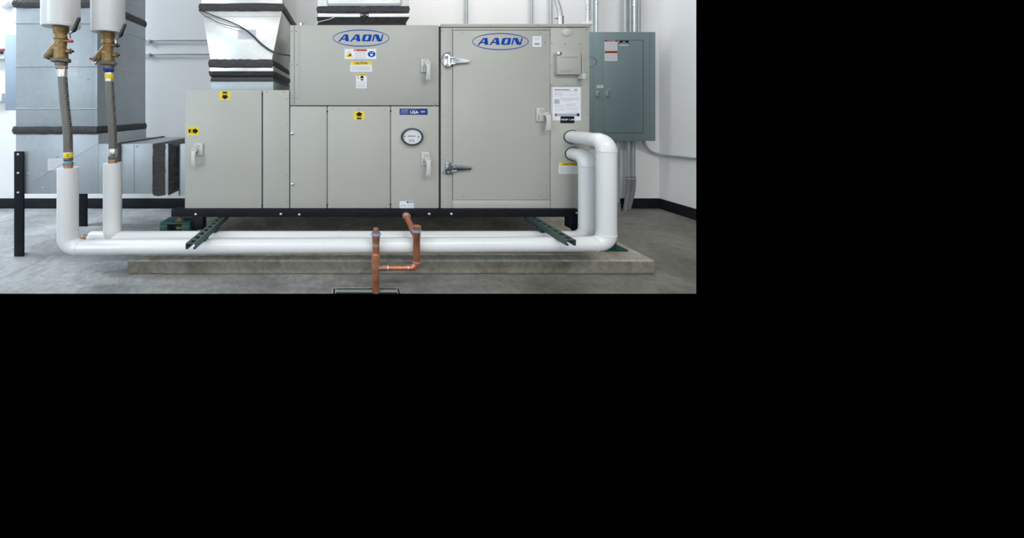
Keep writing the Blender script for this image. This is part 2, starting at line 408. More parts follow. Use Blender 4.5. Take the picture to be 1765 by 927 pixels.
# bolts and screws share their meshes
def small(name, mat, r, h):
    me_o = MB().lathe((0, 0, 0), (0, -1, 0), [(0, r), (h * 0.6, r), (h, r * 0.6)], 10).build(name, mat, None, base=(0, 0, 0))
    me = me_o.data; bpy.data.objects.remove(me_o); return me
ME_BOLT = small('bolt', 'bolt', 0.0068, 0.006)
ME_SCREW = small('screw', 'screw', 0.0036, 0.003)
def put(me, name, px, py, Y, root=unit, off=0.0):
    o = bpy.data.objects.new(name, me); COL.objects.link(o); o.parent = root
    q = P(px, py, Y); q.y -= off; o.location = q - root.location; return o
for px, py in [(337.5, 369), (484, 368.6), (515.8, 369.4), (739.8, 368.4), (778, 368.4), (994, 366.6)]:
    put(ME_BOLT, 'bolt', px, py, YR_)
SCR = [(761.5, 53), (797, 57.6), (930, 56.5), (937.5, 50.8), (1011, 50.8), (947, 59.6), (939.5, 73.2), (761.5, 126.5), (761.8, 200.4), (762.2, 274), (762.6, 347.5),
       (799, 338.8), (932, 337.6), (941, 321), (1011.6, 124.6), (1012.6, 198.4), (949.8, 197.6), (949.8, 266.2), (949.8, 335), (869, 358),
       (503, 54), (510.5, 54), (503, 111.6), (511.5, 111.6), (503, 169), (511, 169), (573, 188), (619, 188), (664, 188), (573, 357.6), (618, 357.6), (664, 357.6),
       (495, 170.5), (495, 215), (495, 259.4), (495, 303), (495, 347.2), (460, 158), (489, 158), (460, 358), (749, 179), (507, 182.6), (748, 182.6)]
for px, py in SCR: put(ME_SCREW, 'screw', px, py, YU)
for px, py in [(758.5 + 4, 44.5), (844, 45), (926.5, 44)]: put(ME_SCREW, 'screw', px, py, YU, off=0.006)
# small latch studs on the centre left panel and black pins at the seams
for px, py in [(503.6, 230), (504, 317)]:
    MB().lathe(P(px, py, YU), (0, -1, 0), [(0, 0.008), (0.012, 0.008), (0.014, 0.005)], 12).build('latch_stud', 'steel', unit)
for px, py in [(452, 162), (564, 191.8), (673.4, 191.2), (564, 353.6), (673, 352.4), (452, 353.5)]:
    MB().lathe(P(px, py, YU), (0, -1, 0), [(-0.004, 0.005), (0.002, 0.005), (0.003, 0.003)], 10).build('seam_pin', 'black', unit)

# handles
def handle(px0, px1, py0, py1, hx, hy, ly, lx0, lx1):
    pl = MB().pbox(px0, px1, py0, py1, YU - 0.012, YU).build('handle_plate', 'unit_hw', unit, bevel=0.003)
    c = P((px0 + px1) / 2 - 0.5, py0 + 5, YU)
    MB().lathe(c + Vector((0, -0.012, 0)), (0, -1, 0), [(-0.001, 0.0105), (0.0012, 0.0105), (0.0012, 0.007), (-0.001, 0.007)], 20).build('lock_ring', 'screw', pl)
    h = P(hx, hy, YU); h.y = YU - 0.012
    lv = MB().lathe(h, (0, -1, 0), [(-0.002, 0.016), (0.022, 0.016), (0.027, 0.013)], 24)
    zb_, zt_ = PZ(ly, YU), h.z
    a, b = PXs(lx0, YU), PXs(lx1, YU)
    n = 8; vv = []
    for i in range(n + 1):
        t = i / n; z = zt_ + (zb_ - zt_) * t
        wd = 1 - 0.22 * math.sin(math.pi * min(1, t * 1.15)); cx_ = h.x + ((a + b) / 2 - h.x) * min(1, t * 1.6)
        hw = (b - a) / 2 * wd; yf = YU - 0.040 - 0.012 * math.sin(math.pi * t * 0.9); yb = yf + 0.013
        vv += [(cx_ - hw, yb, z), (cx_ - hw, yf, z), (cx_ + hw, yf, z), (cx_ + hw, yb, z)]
    fs = [(i*4+k, i*4+(k+1) % 4, (i+1)*4+(k+1) % 4, (i+1)*4+k) for i in range(n) for k in range(4)] + [(3, 2, 1, 0), (n*4, n*4+1, n*4+2, n*4+3)]
    lv.add(vv, fs)
    lv.build('handle_lever', 'unit_hw', pl, bevel=0.002)
    MB().lathe(h + Vector((0, -0.0265, 0)), (0, -1, 0), [(0, 0.0085), (0.0012, 0.0085), (0.0012, 0.006), (0, 0.006)], 16).build('lever_mark', 'screw', pl)
    MB().prism([(px0 + 2.5, py0 + 13), (px0 + 4, py0 + 8.5), (px0 + 5, py1 - 2), (px0 + 2.5, py1 - 2)], YU - 0.0125, YU - 0.012).build('lock_slot', 'screw', pl)
handle(335.4, 349.2, 247.2, 268, 338.6, 258.6, 285.5, 335.5, 343.5)
handle(725.8, 740, 102.2, 124.6, 735.8, 111, 139, 731.2, 739.2)
handle(726.6, 740.6, 262.4, 285.2, 736.2, 274.6, 301, 731.4, 739.2)
handle(925.2, 939.2, 186.2, 209.4, 938.6, 197.2, 224.4, 933.6, 942)

# strap hinges
def hinge(xs, ys, dark, wire):
    mt = 'chrome_dark' if dark else 'chrome'
    yf = YU
    pl = MB().prism([(xs, ys - 5), (xs + 1.5, ys - 11.5), (xs + 9, ys - 11.5), (xs + 9, ys + 10.5), (xs + 1.5, ys + 10.5), (xs, ys + 5)], yf - 0.010, yf).build('hinge_plate', mt, unit, bevel=0.002)
    MB().lathe(P(xs + 9.5, ys + 9.5, yf - 0.016), (0, 0, 1), [(0, 0.010), (0.072, 0.010)], 16).build('hinge_barrel', 'chrome', pl)
    MB().prism([(xs + 9.5, ys - 7), (xs + 18, ys - 5.5), (xs + 44, ys - 2.8), (xs + 45.5, ys - 0.5), (xs + 44, ys + 3), (xs + 18, ys + 5), (xs + 9.5, ys + 6.5)], yf - 0.020, yf).build('hinge_strap', mt, pl, bevel=0.003, seg=3)
    for dy in (-6.2, 5.6):
        MB().prism([(xs + 10, ys + dy - 1.2), (xs + 20, ys + dy * 0.85 - 1.2), (xs + 20, ys + dy * 0.85 + 1), (xs + 10, ys + dy + 1)], yf - 0.026, yf - 0.012).build('hinge_ear', 'steel', pl, bevel=0.002)
    for dx, dy in ((4.5, -7.5), (4.5, 7)):
        MB().lathe(P(xs + dx, ys + dy, yf - 0.010), (0, -1, 0), [(0, 0.007), (0.005, 0.007), (0.007, 0.004)], 12).build('hinge_bolt', 'screw', pl)
    MB().sweep(curve([P(a, b, yf - 0.012) for a, b in wire], 6), 0.0016, 6).build('wire', 'cable', pl)
hinge(765.3, 105, False, [(769, 91.5), (774, 90.3), (775.6, 91.4), (774.2, 93.6), (770, 91.2), (765.4, 93), (760.6, 101.5), (759.8, 106), (762, 110), (767, 113.5), (771, 116)])
hinge(768.0, 290, True, [(768.2, 293), (764, 297), (764.2, 299.6), (770, 300)])
MB().lathe(P(771.5, 114.3, YU - 0.012), (0, -1, 0), [(0, 0.009), (0.012, 0.009), (0.015, 0.006)], 12).build('hinge_nut', 'screw', unit)

# pressure gauge
gp = P(709.6, 235.4, YU)
bz = MB().lathe(gp, (0, -1, 0), [(0, 0.058), (0.020, 0.059), (0.026, 0.056), (0.027, 0.050), (0.020, 0.0475), (0.004, 0.0475)], 48).build('pressure_gauge', 'bezel', unit)
lab(bz, 'round pressure gauge with dark bezel and pale dial')
gf = MB().lathe(gp + Vector((0, -0.0195, 0)), (0, -1, 0), [(0, 0.0478), (0.001, 0.0478)], 48)
Yg = YU - 0.0212
gf.quad(702.5, 716, 233.9, 234.9, Yg, 1)
for i in range(25):
    a = R(205 - i * 230 / 24); r0, r1 = 12.6, 14.2
    cx, cy = 709.6, 235.4
    ca, sa = math.cos(a), math.sin(a)
    pts = [(cx + ca*r0 - 0.14*sa, cy - (sa*r0 + 0.14*ca)*0.8), (cx + ca*r1 - 0.14*sa, cy - (sa*r1 + 0.14*ca)*0.8), (cx + ca*r1 + 0.14*sa, cy - (sa*r1 - 0.14*ca)*0.8), (cx + ca*r0 + 0.14*sa, cy - (sa*r0 - 0.14*ca)*0.8)]
    gf.poly(pts, Yg, 1)
gf.poly([(697, 234), (698.3, 233.6), (698.6, 236), (696.8, 236)], Yg, 1).poly([(720.4, 234.6), (722, 234.6), (722, 237), (720.6, 237)], Yg, 1)
gf.quad(705.5, 713.5, 240.4, 244, Yg, 2).quad(706.6, 712.4, 241.2, 243.2, Yg - 0.0002, 0)
gf.build('dial_face', ['dial', 'ink_dark', 'red_print'], bz)

# oval logos
def logo(cx, cy, par):
    m = MB(); Y = YU - 0.0012
    n = 72; vv = []
    for i in range(n):
        a = 2 * math.pi * i / n
        vv.append(P(cx + 48.6 * math.cos(a), cy + 14.6 * math.sin(a), Y)); vv.append(P(cx + 47.7 * math.cos(a), cy + 13.2 * math.sin(a), Y))
    m.add(vv, [(2*i, (2*i+2) % (2*n), (2*i+3) % (2*n), 2*i+1) for i in range(n)])
    def g(pts): m.poly([(cx - 52.5 + x / 17.17, cy - 25.5 + y / 17.17) for x, y in pts], Y)
    g([(220, 545), (395, 330), (445, 330), (272, 545)]); g([(420, 330), (515, 330), (542, 532), (435, 532)]); g([(325, 448), (436, 448), (436, 482), (298, 482)])
    g([(565, 545), (735, 330), (785, 330), (617, 545)]); g([(760, 330), (845, 330), (880, 532), (772, 532)]); g([(670, 448), (775, 448), (775, 482), (643, 482)])
    out = [(995, 330), (1195, 330), (1220, 350), (1185, 510), (1155, 532), (945, 532), (918, 510), (958, 352)]
    inn = [(1060, 366), (1120, 366), (1130, 376), (1098, 486), (1088, 496), (1020, 496), (1012, 486), (1048, 376)]
    for i in range(8): j = (i + 1) % 8; g([out[i], out[j], inn[j], inn[i]])
    g([(1220, 532), (1275, 330), (1318, 330), (1265, 532)]); g([(1298, 330), (1408, 330), (1500, 532), (1382, 532)]); g([(1468, 532), (1522, 330), (1562, 330), (1510, 532)])
    m.quad(cx + 43, cx + 49, cy + 13.4, cy + 13.8, Y, 1)
    o = m.build('oval_logo', ['blue', 'ink'], par, smooth=False); lab(o, 'blue oval outline with the slanted letters AAON'); return o
logo(622.5, 65.6, p_u1); logo(862.6, 71.6, door)

# labels
def decal(par, name, mats, label=None):
    d = MB(); d._fin = lambda: (lambda o: (lab(o, label) if label else o))(d.build(name, mats, par, smooth=False)); return d
Y0, Y1, Y2 = YU - 0.0012, YU - 0.0016, YU - 0.0020
# warning strip
d = decal(p_u1, 'warning_label', ['white', 'yellow', 'red_print', 'blue', 'ink', 'ink_dark', 'orange'], 'white strip with yellow triangle, red header and blue disc')
d.pbox(593.8, 648.4, 84.2, 101.8, Y0, YU)
d.poly([(595.4, 98.4), (608.6, 98.4), (602, 87.8)], Y1, 1); d.poly([(601, 95.5), (604.5, 92.3), (606, 95), (603.2, 96.6)], Y2, 5); d.quad(599.6, 602.6, 96.2, 97.2, Y2, 5)
d.quad(609.8, 632.4, 84.6, 88.4, Y1, 2); d.poly([(611, 88), (614.6, 88), (612.8, 85)], Y2, 0); d.text('WARNING', 615.6, 631, 85.2, 87.8, Y2, 6)
d.lines(611.5, 631, [90.3, 92.2, 94.1, 96.6, 98.6, 100.4], 0.6, Y1, 4, 3)
d.poly([(640.4 + 6.6 * math.cos(i*math.pi/16), 93.2 + 5.3 * math.sin(i*math.pi/16)) for i in range(32)], Y1, 3)
d.poly([(637.9, 92.8), (643, 92.8), (642.4, 95.8), (640.4, 96.8), (638.4, 95.8)], Y2, 0); d.quad(637.2, 639, 90.3, 91.4, Y2, 0).quad(641.6, 643.6, 89.8, 91, Y2, 0)
d._fin()
def caution(par, a, b, c, dd, hd, tx0, tx1, rows, label):
    q = decal(par, 'caution_label', ['white', 'yellow', 'ink_dark', 'ink'], label)
    q.pbox(a, b, c, dd, Y0, YU); q.quad(a, b, c, c + hd, Y1, 1)
    q.text('CAUTION', tx0, tx1, c + 0.9, c + hd - 0.8, Y2, 2, 0.03)
    q.lines(a + 2, b - 2, rows, 0.65, Y1, 3, int(a)); return q
caution(p_u1, 603.6, 641.2, 106, 123.6, 5.6, 611, 633, [114, 116.2, 117.8, 119.4, 121], 'yellow and white label reading CAUTION below the warning strip')._fin()
q = caution(p_u1, 613.8, 632, 127.4, 152.2, 3.2, 618.5, 631, [140.6, 142.8, 145, 146.8, 148.6, 150.2], 'small CAUTION label with safety helmet picture')
q.poly([(624 + 3 * math.cos(i*math.pi/8), 134.6 + 4.2 * math.sin(i*math.pi/8)) for i in range(16)], Y1, 2); q.quad(621.4, 626.6, 134.8, 136.2, Y2, 0)
q.poly([(615.6, 131), (618.6, 133.2), (617.2, 134.2), (619.6, 136.6), (616, 134.4), (617.4, 133.4)], Y1, 2)
q.poly([(615.4, 130), (617.4, 130), (616.4, 128)], Y2, 2); q._fin()
q = caution(p_r4, 963.2, 997.6, 280.2, 299.4, 5.4, 970, 996.5, [287.6, 289.6, 291.6, 293.4, 295.4, 297.2], 'CAUTION label half hidden behind the white pipe riser'); q._fin()
# arrow stickers
def arrow(par, a, b, c, dd, way):
    q = decal(par, 'arrow_sticker', ['yellow', 'ink_dark'], 'yellow sticker with black %s arrow' % way)
    q.pbox(a, b, c, dd, Y0, YU)
    cx, cy = (a + b) / 2, (c + dd) / 2
    def g(pts):
        o = []
        for u, v in pts:      # u along the arrow, v across, both -1..1
            if way == 'right': o.append((cx + u * (b-a)/2, cy + v * (dd-c)/2))
            elif way == 'down': o.append((cx + v * (b-a)/2, cy + u * (dd-c)/2))
            else: o.append((cx + v * (b-a)/2, cy - u * (dd-c)/2))
        q.poly(o, Y1, 1)
    g([(-0.86, -0.42), (-0.5, -0.42), (-0.5, 0.42), (-0.86, 0.42)])
    g([(-0.12, -0.42), (0.3, -0.42), (0.3, 0.42), (-0.12, 0.42)])
    g([(0.3, -0.72), (0.88, 0), (0.3, 0.72)])
    g([(-0.36, -0.5), (-0.28, -0.5), (-0.28, 0.5), (-0.36, 0.5)])
    return q._fin()
arrow(p_l1, 378, 397.4, 157, 172.2, 'down'); arrow(p_l1, 323.6, 343, 218.2, 233.4, 'right'); arrow(p_c2, 609.8, 628.4, 191.8, 206.6, 'up')
# navy country sticker, start-up sticker, barcode, name plate
q = decal(p_c3, 'navy_sticker', ['navy', 'light_blue', 'white'], 'narrow navy sticker reading USA')
q.pbox(688.8, 737, 187.2, 197.8, Y0, YU); q.text('USA', 707, 721.6, 191, 196, Y2, 2, 0.03)
q.lines(691.5, 704, [189.2, 190.9], 0.9, Y1, 1, 4).lines(690.5, 704, [193, 195.4], 0.9, Y1, 1, 5).lines(707, 718, [189.4], 0.7, Y1, 1, 6)
q.poly([(729 + 4.6 * math.cos(i*math.pi/8), 192.4 + 1.8 * math.sin(i*math.pi/8)) for i in range(16)], Y1, 1); q._fin()
q = decal(p_c3, 'sketch_sticker', ['white', 'cyan', 'ink', 'ink_dark', 'light_blue'], 'white sticker with cyan corner and pipe sketch')
q.pbox(688.8, 713.2, 346.8, 359.8, Y0, YU); q.quad(701, 713.1, 347.2, 349.8, Y1, 1); q.quad(701, 704, 347.4, 349.6, Y2, 3); q.lines(704.6, 712.4, [348.5], 0.9, Y2, 4, 2)
q.lines(702, 712.6, [352, 353.6, 355.2, 357], 0.6, Y1, 2, 8)
for a, b in (((690, 356.4), (695.5, 352.6)), ((695.5, 352.6), (699, 358)), ((697, 352), (699.5, 356))):
    q.poly([(a[0], a[1] - 0.3), (b[0], b[1] - 0.3), (b[0], b[1] + 0.3), (a[0], a[1] + 0.3)], Y1, 3)
q._fin()
q = decal(door, 'barcode_label', ['white', 'ink', 'ink_dark'], 'small white barcode label beside the oval logo')
q.pbox(918, 933.4, 62.2, 80.8, Y0, YU); q.lines(921, 931, [65, 67, 69], 0.5, Y1, 1, 2)
for i in range(9): q.quad(921.6 + i, 922.1 + i, 74, 77.6, Y1, 2)
q._fin()
q = decal(p_r4, 'data_plate', ['white', 'ink', 'ink_dark', 'paper'], 'white printed data sheet with black bar')
q.pbox(952.2, 1001.2, 150.2, 207.6, Y0, YU)
q.lines(955, 982, [154.4], 1.1, Y1, 2, 1).lines(956, 987, [156.8], 0.8, Y1, 1, 2).lines(956, 969, [160.4, 162.4, 165], 0.7, Y1, 1, 3).quad(968, 994, 163.2, 163.7, Y1, 1)
q.lines(966, 998, [169.2, 171.4], 0.8, Y1, 1, 4).lines(970, 985, [173.4], 0.6, Y1, 1, 5).lines(976, 992, [179.4, 182.2], 0.8, Y1, 1, 6).lines(957, 974, [181.6, 184.6, 187.8, 190.4], 0.6, Y1, 1, 7).lines(976, 996, [186, 188.4, 193.4], 0.6, Y1, 1, 8)
q.quad(955.4, 964.4, 172.6, 178.8, Y1, 1).poly([(955.4, 172.6), (964.4, 172.6), (963, 170.8), (957, 170.8)], Y1, 1)
q.poly([(992.4 + 2.8 * math.cos(i*math.pi/8), 155 + 2.2 * math.sin(i*math.pi/8)) for i in range(16)], Y1, 1).lines(989.8, 995, [159], 0.7, Y1, 1, 9)
q.quad(957, 998.6, 195.6, 200.2, Y1, 1); q.quad(957, 959, 195.6, 200.2, Y2, 2); q.quad(994.4, 998.6, 195.4, 200.2, Y2, 2); q._fin()
q = decal(p_r4, 'equipment_tag', ['ink_dark', 'white'], 'black tag with white letters below the data sheet')
q.pbox(966.2, 990, 200.4, 212.2, Y2, YU); q.text('WHP 1-04', 966.8, 989.6, 204.6, 207.8, YU - 0.0026, 1, 0.02); q._fin()
# control cover box on its screwed plate
pl = MB().pbox(948.4, 1003, 74.2, 148.8, YU - 0.003, YU).build('control_plate', 'unit', unit, bevel=0.0012)
cb = MB()
cv = [(955.8, 88.6), (1002.8, 88.6), (1002.8, 129), (955.8, 129)]
cb.prism([(961, 90), (1002, 90), (1002, 128.4), (961, 128.4)], YU - 0.034, YU - 0.003, q=YU - 0.034)
co = cb.build('control_cover', 'unit', unit, bevel=0.004)
MB().lines(966.5, 996.5, [98, 99.6], 0.7, YU - 0.0345, 0, 3).lines(966.5, 996.5, [121.6], 0.8, YU - 0.0345, 0, 4).lines(966.5, 984.5, [123.9], 0.8, YU - 0.0345, 0, 5).build('embossed_print', 'screw', co, smooth=False)
MB().lathe(P(957.2, 94, YU), (0, -1, 0), [(0.003, 0.012), (0.04, 0.012), (0.042, 0.008)], 16).build('cover_lock', 'steel', co)
MB().pbox(994.5, 1000.5, 128, 137, YU - 0.05, YU - 0.003, Yr=YU).build('cover_tab', 'unit_hw', co, bevel=0.002)
MB().pbox(999.5, 1003.4, 91, 134, YU - 0.018, YU - 0.003, Yr=YU).build('cover_flange', 'unit', co, bevel=0.002)
for px, py in [(950.4, 75.4), (974, 75.4), (999.6, 75.2), (950.4, 111), (949.8, 146.4), (974.8, 146.4), (1000, 146.4)]:
    put(ME_SCREW, 'screw', px, py, YU, off=0.003)
MB().lathe(P(977, 56, YU), (0, -1, 0), [(0, 0.026), (0.005, 0.026), (0.008, 0.021)], 28).build('knockout_cover', 'unit_hw', unit)
MB().sweep(curve([P(1015.5, 98.5, 2.06), P(1022, 99.5, 2.05), P(1027.5, 104, 2.05), P(1028.6, 107, 2.05), P(1025, 112.5, 2.05), P(1015.5, 116.6, 2.06)], 6), 0.0017, 6).build('wire', 'cable', unit)

# ------------------------------------------------------------------ spring isolators under the unit
def isolator(x0, x1, xp0, xp1, yf, label, window=True):
    yb = yf + 0.105
    zb0 = 0.089; zt0 = 0.284
    t = thing('spring_isolator', label, 'vibration mount', ((x0 + x1) / 2, yf + 0.05, zb0), 'green spring mounts under the unit')
    bpz = MB().box(xp0, xp1, yf - 0.008, yb + 0.02, zb0, zb0 + 0.010).build('base_plate', 'green', t, bevel=0.002)
    for xx in (xp0 + 0.04, xp1 - 0.05):
        MB().lathe((xx, yf + 0.05, zb0 + 0.010), (0, 0, 1), [(0, 0.012), (0.010, 0.012), (0.010, 0.007), (0.022, 0.006)], 6).build('anchor_bolt', 'screw', bpz)
    h = MB(); w_ = x1 - x0
    h.box(x0, x0 + 0.05, yf, yb, zb0 + 0.01, zt0 - 0.012).box(x1 - 0.055, x1, yf, yb, zb0 + 0.01, zt0 - 0.012).box(x0, x1, yf, yb, zt0 - 0.012, zt0)
    h.build('housing', 'green', t, bevel=0.003)
    xc = x0 + 0.05 + (w_ - 0.105) / 2
    pts = []
    for i in range(121):
        a = i / 120 * 5 * 2 * math.pi
        pts.append((xc + 0.026 * K * math.cos(a), yf + 0.052 + 0.026 * math.sin(a), zb0 + 0.016 + i / 120 * (zt0 - zb0 - 0.04)))
    MB().sweep(pts, 0.0055, 8).build('spring', 'gasket', t)
    MB().lathe((xc + 0.01, yf + 0.045, zt0 - 0.07), (0, 0, 1), [(0, 0.008), (0.060, 0.008), (0.060, 0.020), (0.071, 0.020), (0.071, 0.022), (0.076, 0.022), (0.076, 0.013), (0.088, 0.013), (0.088, 0.007), (0.096, 0.007)], 18).build('adjusting_bolt', 'brass', t)
    MB().lathe((xc + 0.03, yf + 0.03, zt0 - 0.045), (0, 0, 1), [(0, 0.018), (0.012, 0.018)], 6).build('adjusting_nut', 'brass', t)
    return t
isolator(PXs(275, 1.97), PXs(327, 1.97), PXs(262, 1.97), PXs(352, 1.97), 1.97, 'green spring mount with brass bolt under the left rail end')
isolator(PXs(1003, 1.995), PXs(1062.5, 1.995), PXs(1000, 1.985), PXs(1083, 1.985), 1.993, 'green spring mount whose base plate shows below the right pipe bend')

# ------------------------------------------------------------------ ducts
def frustum(m, a, b, c, dd, mi=0):
    """a,b = bottom/top rectangles (x0,x1,y0,y1,z)"""
    (x0, x1, y0, y1, z0), (X0, X1, Y0_, Y1_, z1) = a, b
    return m.add([(x0,y0,z0),(x1,y0,z0),(x1,y1,z0),(x0,y1,z0),(X0,Y0_,z1),(X1,Y0_,z1),(X1,Y1_,z1),(X0,Y1_,z1)],
              [(0,3,2,1),(4,5,6,7),(0,1,5,4),(1,2,6,5),(2,3,7,6),(3,0,4,7)], mi)
def rough_band(x0, x1, y0, y1, z0, z1, par, name='sealed_flange', axis='z', seed=1, amp=0.004, mat='sealant'):
    """a sealant-smeared flange running round a duct: uneven edges"""
    rg = random.Random(seed); m = MB()
    if axis == 'z':
        lp = []
        def seg(ax, ay, bx, by, n):
            for i in range(n): t = i / n; lp.append((ax + (bx-ax)*t, ay + (by-ay)*t))
        seg(x0, y0, x1, y0, 16); seg(x1, y0, x1, y1, 12); seg(x1, y1, x0, y1, 8); seg(x0, y1, x0, y0, 8)
        n = len(lp); cxm, cym = (x0+x1)/2, (y0+y1)/2; rows = []
        for zz, out, am in ((z0, -0.002, amp), (z0 + (z1-z0)*0.15, 0.0, amp*0.6), (z0 + (z1-z0)*0.5, 0.004, 0.001), (z0 + (z1-z0)*0.85, 0.0, amp*0.6), (z1, -0.002, amp)):
            row = []
            for x, y in lp:
                sx = 1 if x > cxm else -1; sy = 1 if y > cym else -1
                ox = out * sx if abs(x - x0) < 1e-6 or abs(x - x1) < 1e-6 else 0
                oy = out * sy if abs(y - y0) < 1e-6 or abs(y - y1) < 1e-6 else 0
                row.append((x + ox, y + oy, zz + rg.uniform(-am, am)))
            rows.append(row)
    else:
        lp = []
        def seg(ay, az, by, bz_, n):
            for i in range(n): t = i / n; lp.append((ay + (by-ay)*t, az + (bz_-az)*t))
        seg(y0, z0, y1, z0, 10); seg(y1, z0, y1, z1, 12); seg(y1, z1, y0, z1, 10); seg(y0, z1, y0, z0, 14)
        n = len(lp); cym, czm = (y0+y1)/2, (z0+z1)/2; rows = []
        for xx, out, am in ((x0, -0.002, amp), (x0 + (x1-x0)*0.15, 0.0, amp*0.6), (x0 + (x1-x0)*0.5, 0.004, 0.001), (x0 + (x1-x0)*0.85, 0.0, amp*0.6), (x1, -0.002, amp)):
            row = []
            for y, z in lp:
                oy = out * (1 if y > cym else -1) if abs(y - y0) < 1e-6 or abs(y - y1) < 1e-6 else 0
                oz = out * (1 if z > czm else -1) if abs(z - z0) < 1e-6 or abs(z - z1) < 1e-6 else 0
                row.append((xx + rg.uniform(-am, am), y + oy, z + oz))
            rows.append(row)
    vv = [v for r in rows for v in r]
    fs = [(i*n+k, i*n+(k+1) % n, (i+1)*n+(k+1) % n, (i+1)*n+k) for i in range(4) for k in range(n)]
    fs += [tuple(range(n)), tuple(range(4*n, 5*n))]
    return m.add(vv, fs).build(name, mat, par, smooth=True, angle=60)

# --- left return duct
YD, YDB = 2.122, 2.626
xl, xr_ = PXs(27, YD), PXs(168, YD)
zb2, zt2 = PZ(231, YD), PZ(218, YD); zb1, zt1 = PZ(13.5, YD), PZ(0, YD)
zht, zhb = PZ(248, YD), PZ(334, YD)
ld = thing('return_duct', 'tall galvanised steel duct with elbow behind the two braided hoses', 'duct', ((xl + xr_) / 2, (YD + YDB) / 2, zhb))
MB().box(xl, xr_, YD, YDB, zt1, 2.5).build('duct_section', 'duct', ld, bevel=0.003)
MB().box(xl, xr_, YD, YDB, zt2 - 0.002, zb1 + 0.002).build('duct_section', 'duct', ld, bevel=0.003)
xe = PXs(205, YD)
el = MB().box(xl, xr_ + 0.006, YD, YDB, zhb, zb2 + 0.002).build('elbow_section', 'duct', ld, bevel=0.003)
MB().box(xr_ + 0.006, xe, YD + 0.001, YDB - 0.001, zhb, zht).build('elbow_throat', 'duct', ld, bevel=0.002)
xh = PXs(268, YD)
MB().box(xe, xh, YD, YDB, zhb, zht).build('duct_section', 'duct', ld, bevel=0.003)
rough_band(xl - 0.009, xr_ + 0.004, YD - 0.010, YDB + 0.004, zb1, zt1, ld, seed=2, amp=0.0025)
rough_band(xl - 0.009, xr_ + 0.004, YD - 0.010, YDB + 0.004, zb2, zt2, ld, seed=3, amp=0.0025)
rough_band(PXs(201.5, YD), PXs(209, YD), YD - 0.012, YDB + 0.004, zhb - 0.006, zht + 0.006, ld, axis='x', seed=4, amp=0.003)
rough_band(PXs(265.5, YD), PXs(285, YD), YD - 0.014, YDB + 0.004, zhb - 0.008, zht + 0.004, ld, axis='x', seed=5, amp=0.005)
for y in (40.2, 114.6, 187.6):         # raised beads round the two faces that show
    z = PZ(y, YD)
    MB().box(xl - 0.002, xr_ + 0.002, YD - 0.006, YDB, z - 0.004, z + 0.004).build('bead', 'duct', ld, bevel=0.002)
zz = PZ(-20, YD); MB().box(xl - 0.002, xr_ + 0.002, YD - 0.0035, YDB, zz - 0.0035, zz + 0.0035).build('bead', 'duct', ld)
MB().pbox(163.4, 168, 14, 218, YD - 0.002, YD).build('corner_seam', 'duct', ld, bevel=0.0008)
MB().pbox(229.4, 231, 250, 333, YD - 0.003, YD).build('standing_seam', 'duct', ld, bevel=0.001)
MB().prism([(38.5, 322.6), (39.2, 323.6), (164.2, 250.6), (163.5, 249.6)], YD - 0.0015, YD).build('diagonal_seam', 'emt_dull', el)
for px, py in [(48, 299.4), (74.4, 324), (98.6, 269.4), (151.4, 135.6), (236.5, 251.8)]:
    MB().lathe(P(px, py, YD), (0, -1, 0), [(0, 0.008), (0.002, 0.008), (0.004, 0.004)], 12).build('rivet', 'duct', ld)
q = MB().pbox(82, 112, 273, 293.6, YD - 0.0012, YD); q.lines(86, 106, [278, 283, 288], 0.5, YD - 0.0016, 1, 4)
lab(q.build('paper_label', ['paper', 'ink'], el, smooth=False), 'pale paper label on the duct elbow')
q = MB().pbox(114.8, 134.6, 106.6, 132.6, YD - 0.0012, YD)
q.lines(117, 133, [109, 111.4, 119, 124, 129.4], 0.45, YD - 0.0016, 1, 9).quad(117, 132, 114.2, 114.6, YD - 0.0016, 2).quad(124.6, 125, 108, 119, YD - 0.0016, 2).quad(128.4, 130.6, 122.6, 124, YD - 0.0016, 1)
lab(q.build('clear_label', ['paper', 'pink', 'ink'], ld, smooth=False), 'faded printed label behind the front hose')
# flexible connection to the unit
xa, xb2, xc2, xd2 = PXs(284.4, YD), PXs(291.4, YD), PXs(310, YD), PXs(318.6, YU) - 0.003
MB().box(xa, xb2, YD - 0.003, YDB, zhb - 0.004, zht).build('connector_collar', 'duct', ld, bevel=0.0015)
cf = MB()
prof = [(xb2, 0.010), ((xb2 * 0.35 + xc2 * 0.65), -0.040), (xc2, 0.012)]
vv = []
for x, e in prof: vv += [(x, YD - e * 0.8 - 0.002, zhb - e), (x, YDB + e * 0.8, zhb - e), (x, YDB + e * 0.8, zht + e * 0.5), (x, YD - e * 0.8 - 0.002, zht + e * 0.5)]
cf.add(vv, [(i*4+k, i*4+(k+1) % 4, (i+1)*4+(k+1) % 4, (i+1)*4+k) for i in range(2) for k in range(4)] + [(0,1,2,3), (8,9,10,11)])
lab(cf.build('flexible_connector', 'flex', ld, smooth=False), 'folded black canvas connector')
MB().box(xc2, xd2, YD - 0.004, YDB, zhb - 0.010, zht).build('connector_collar', 'duct', ld, bevel=0.0015)
ce = MB()
for k in range(26):
    z = zhb + (zht - zhb) * (k + 0.5) / 26
    ce.box(xc2 - 0.003, xc2 + 0.006, YD - 0.0065, YD - 0.003, z - 0.0035, z + 0.0035)
ce.build('crimped_edge', 'screw', ld)['kind'] = 'stuff'

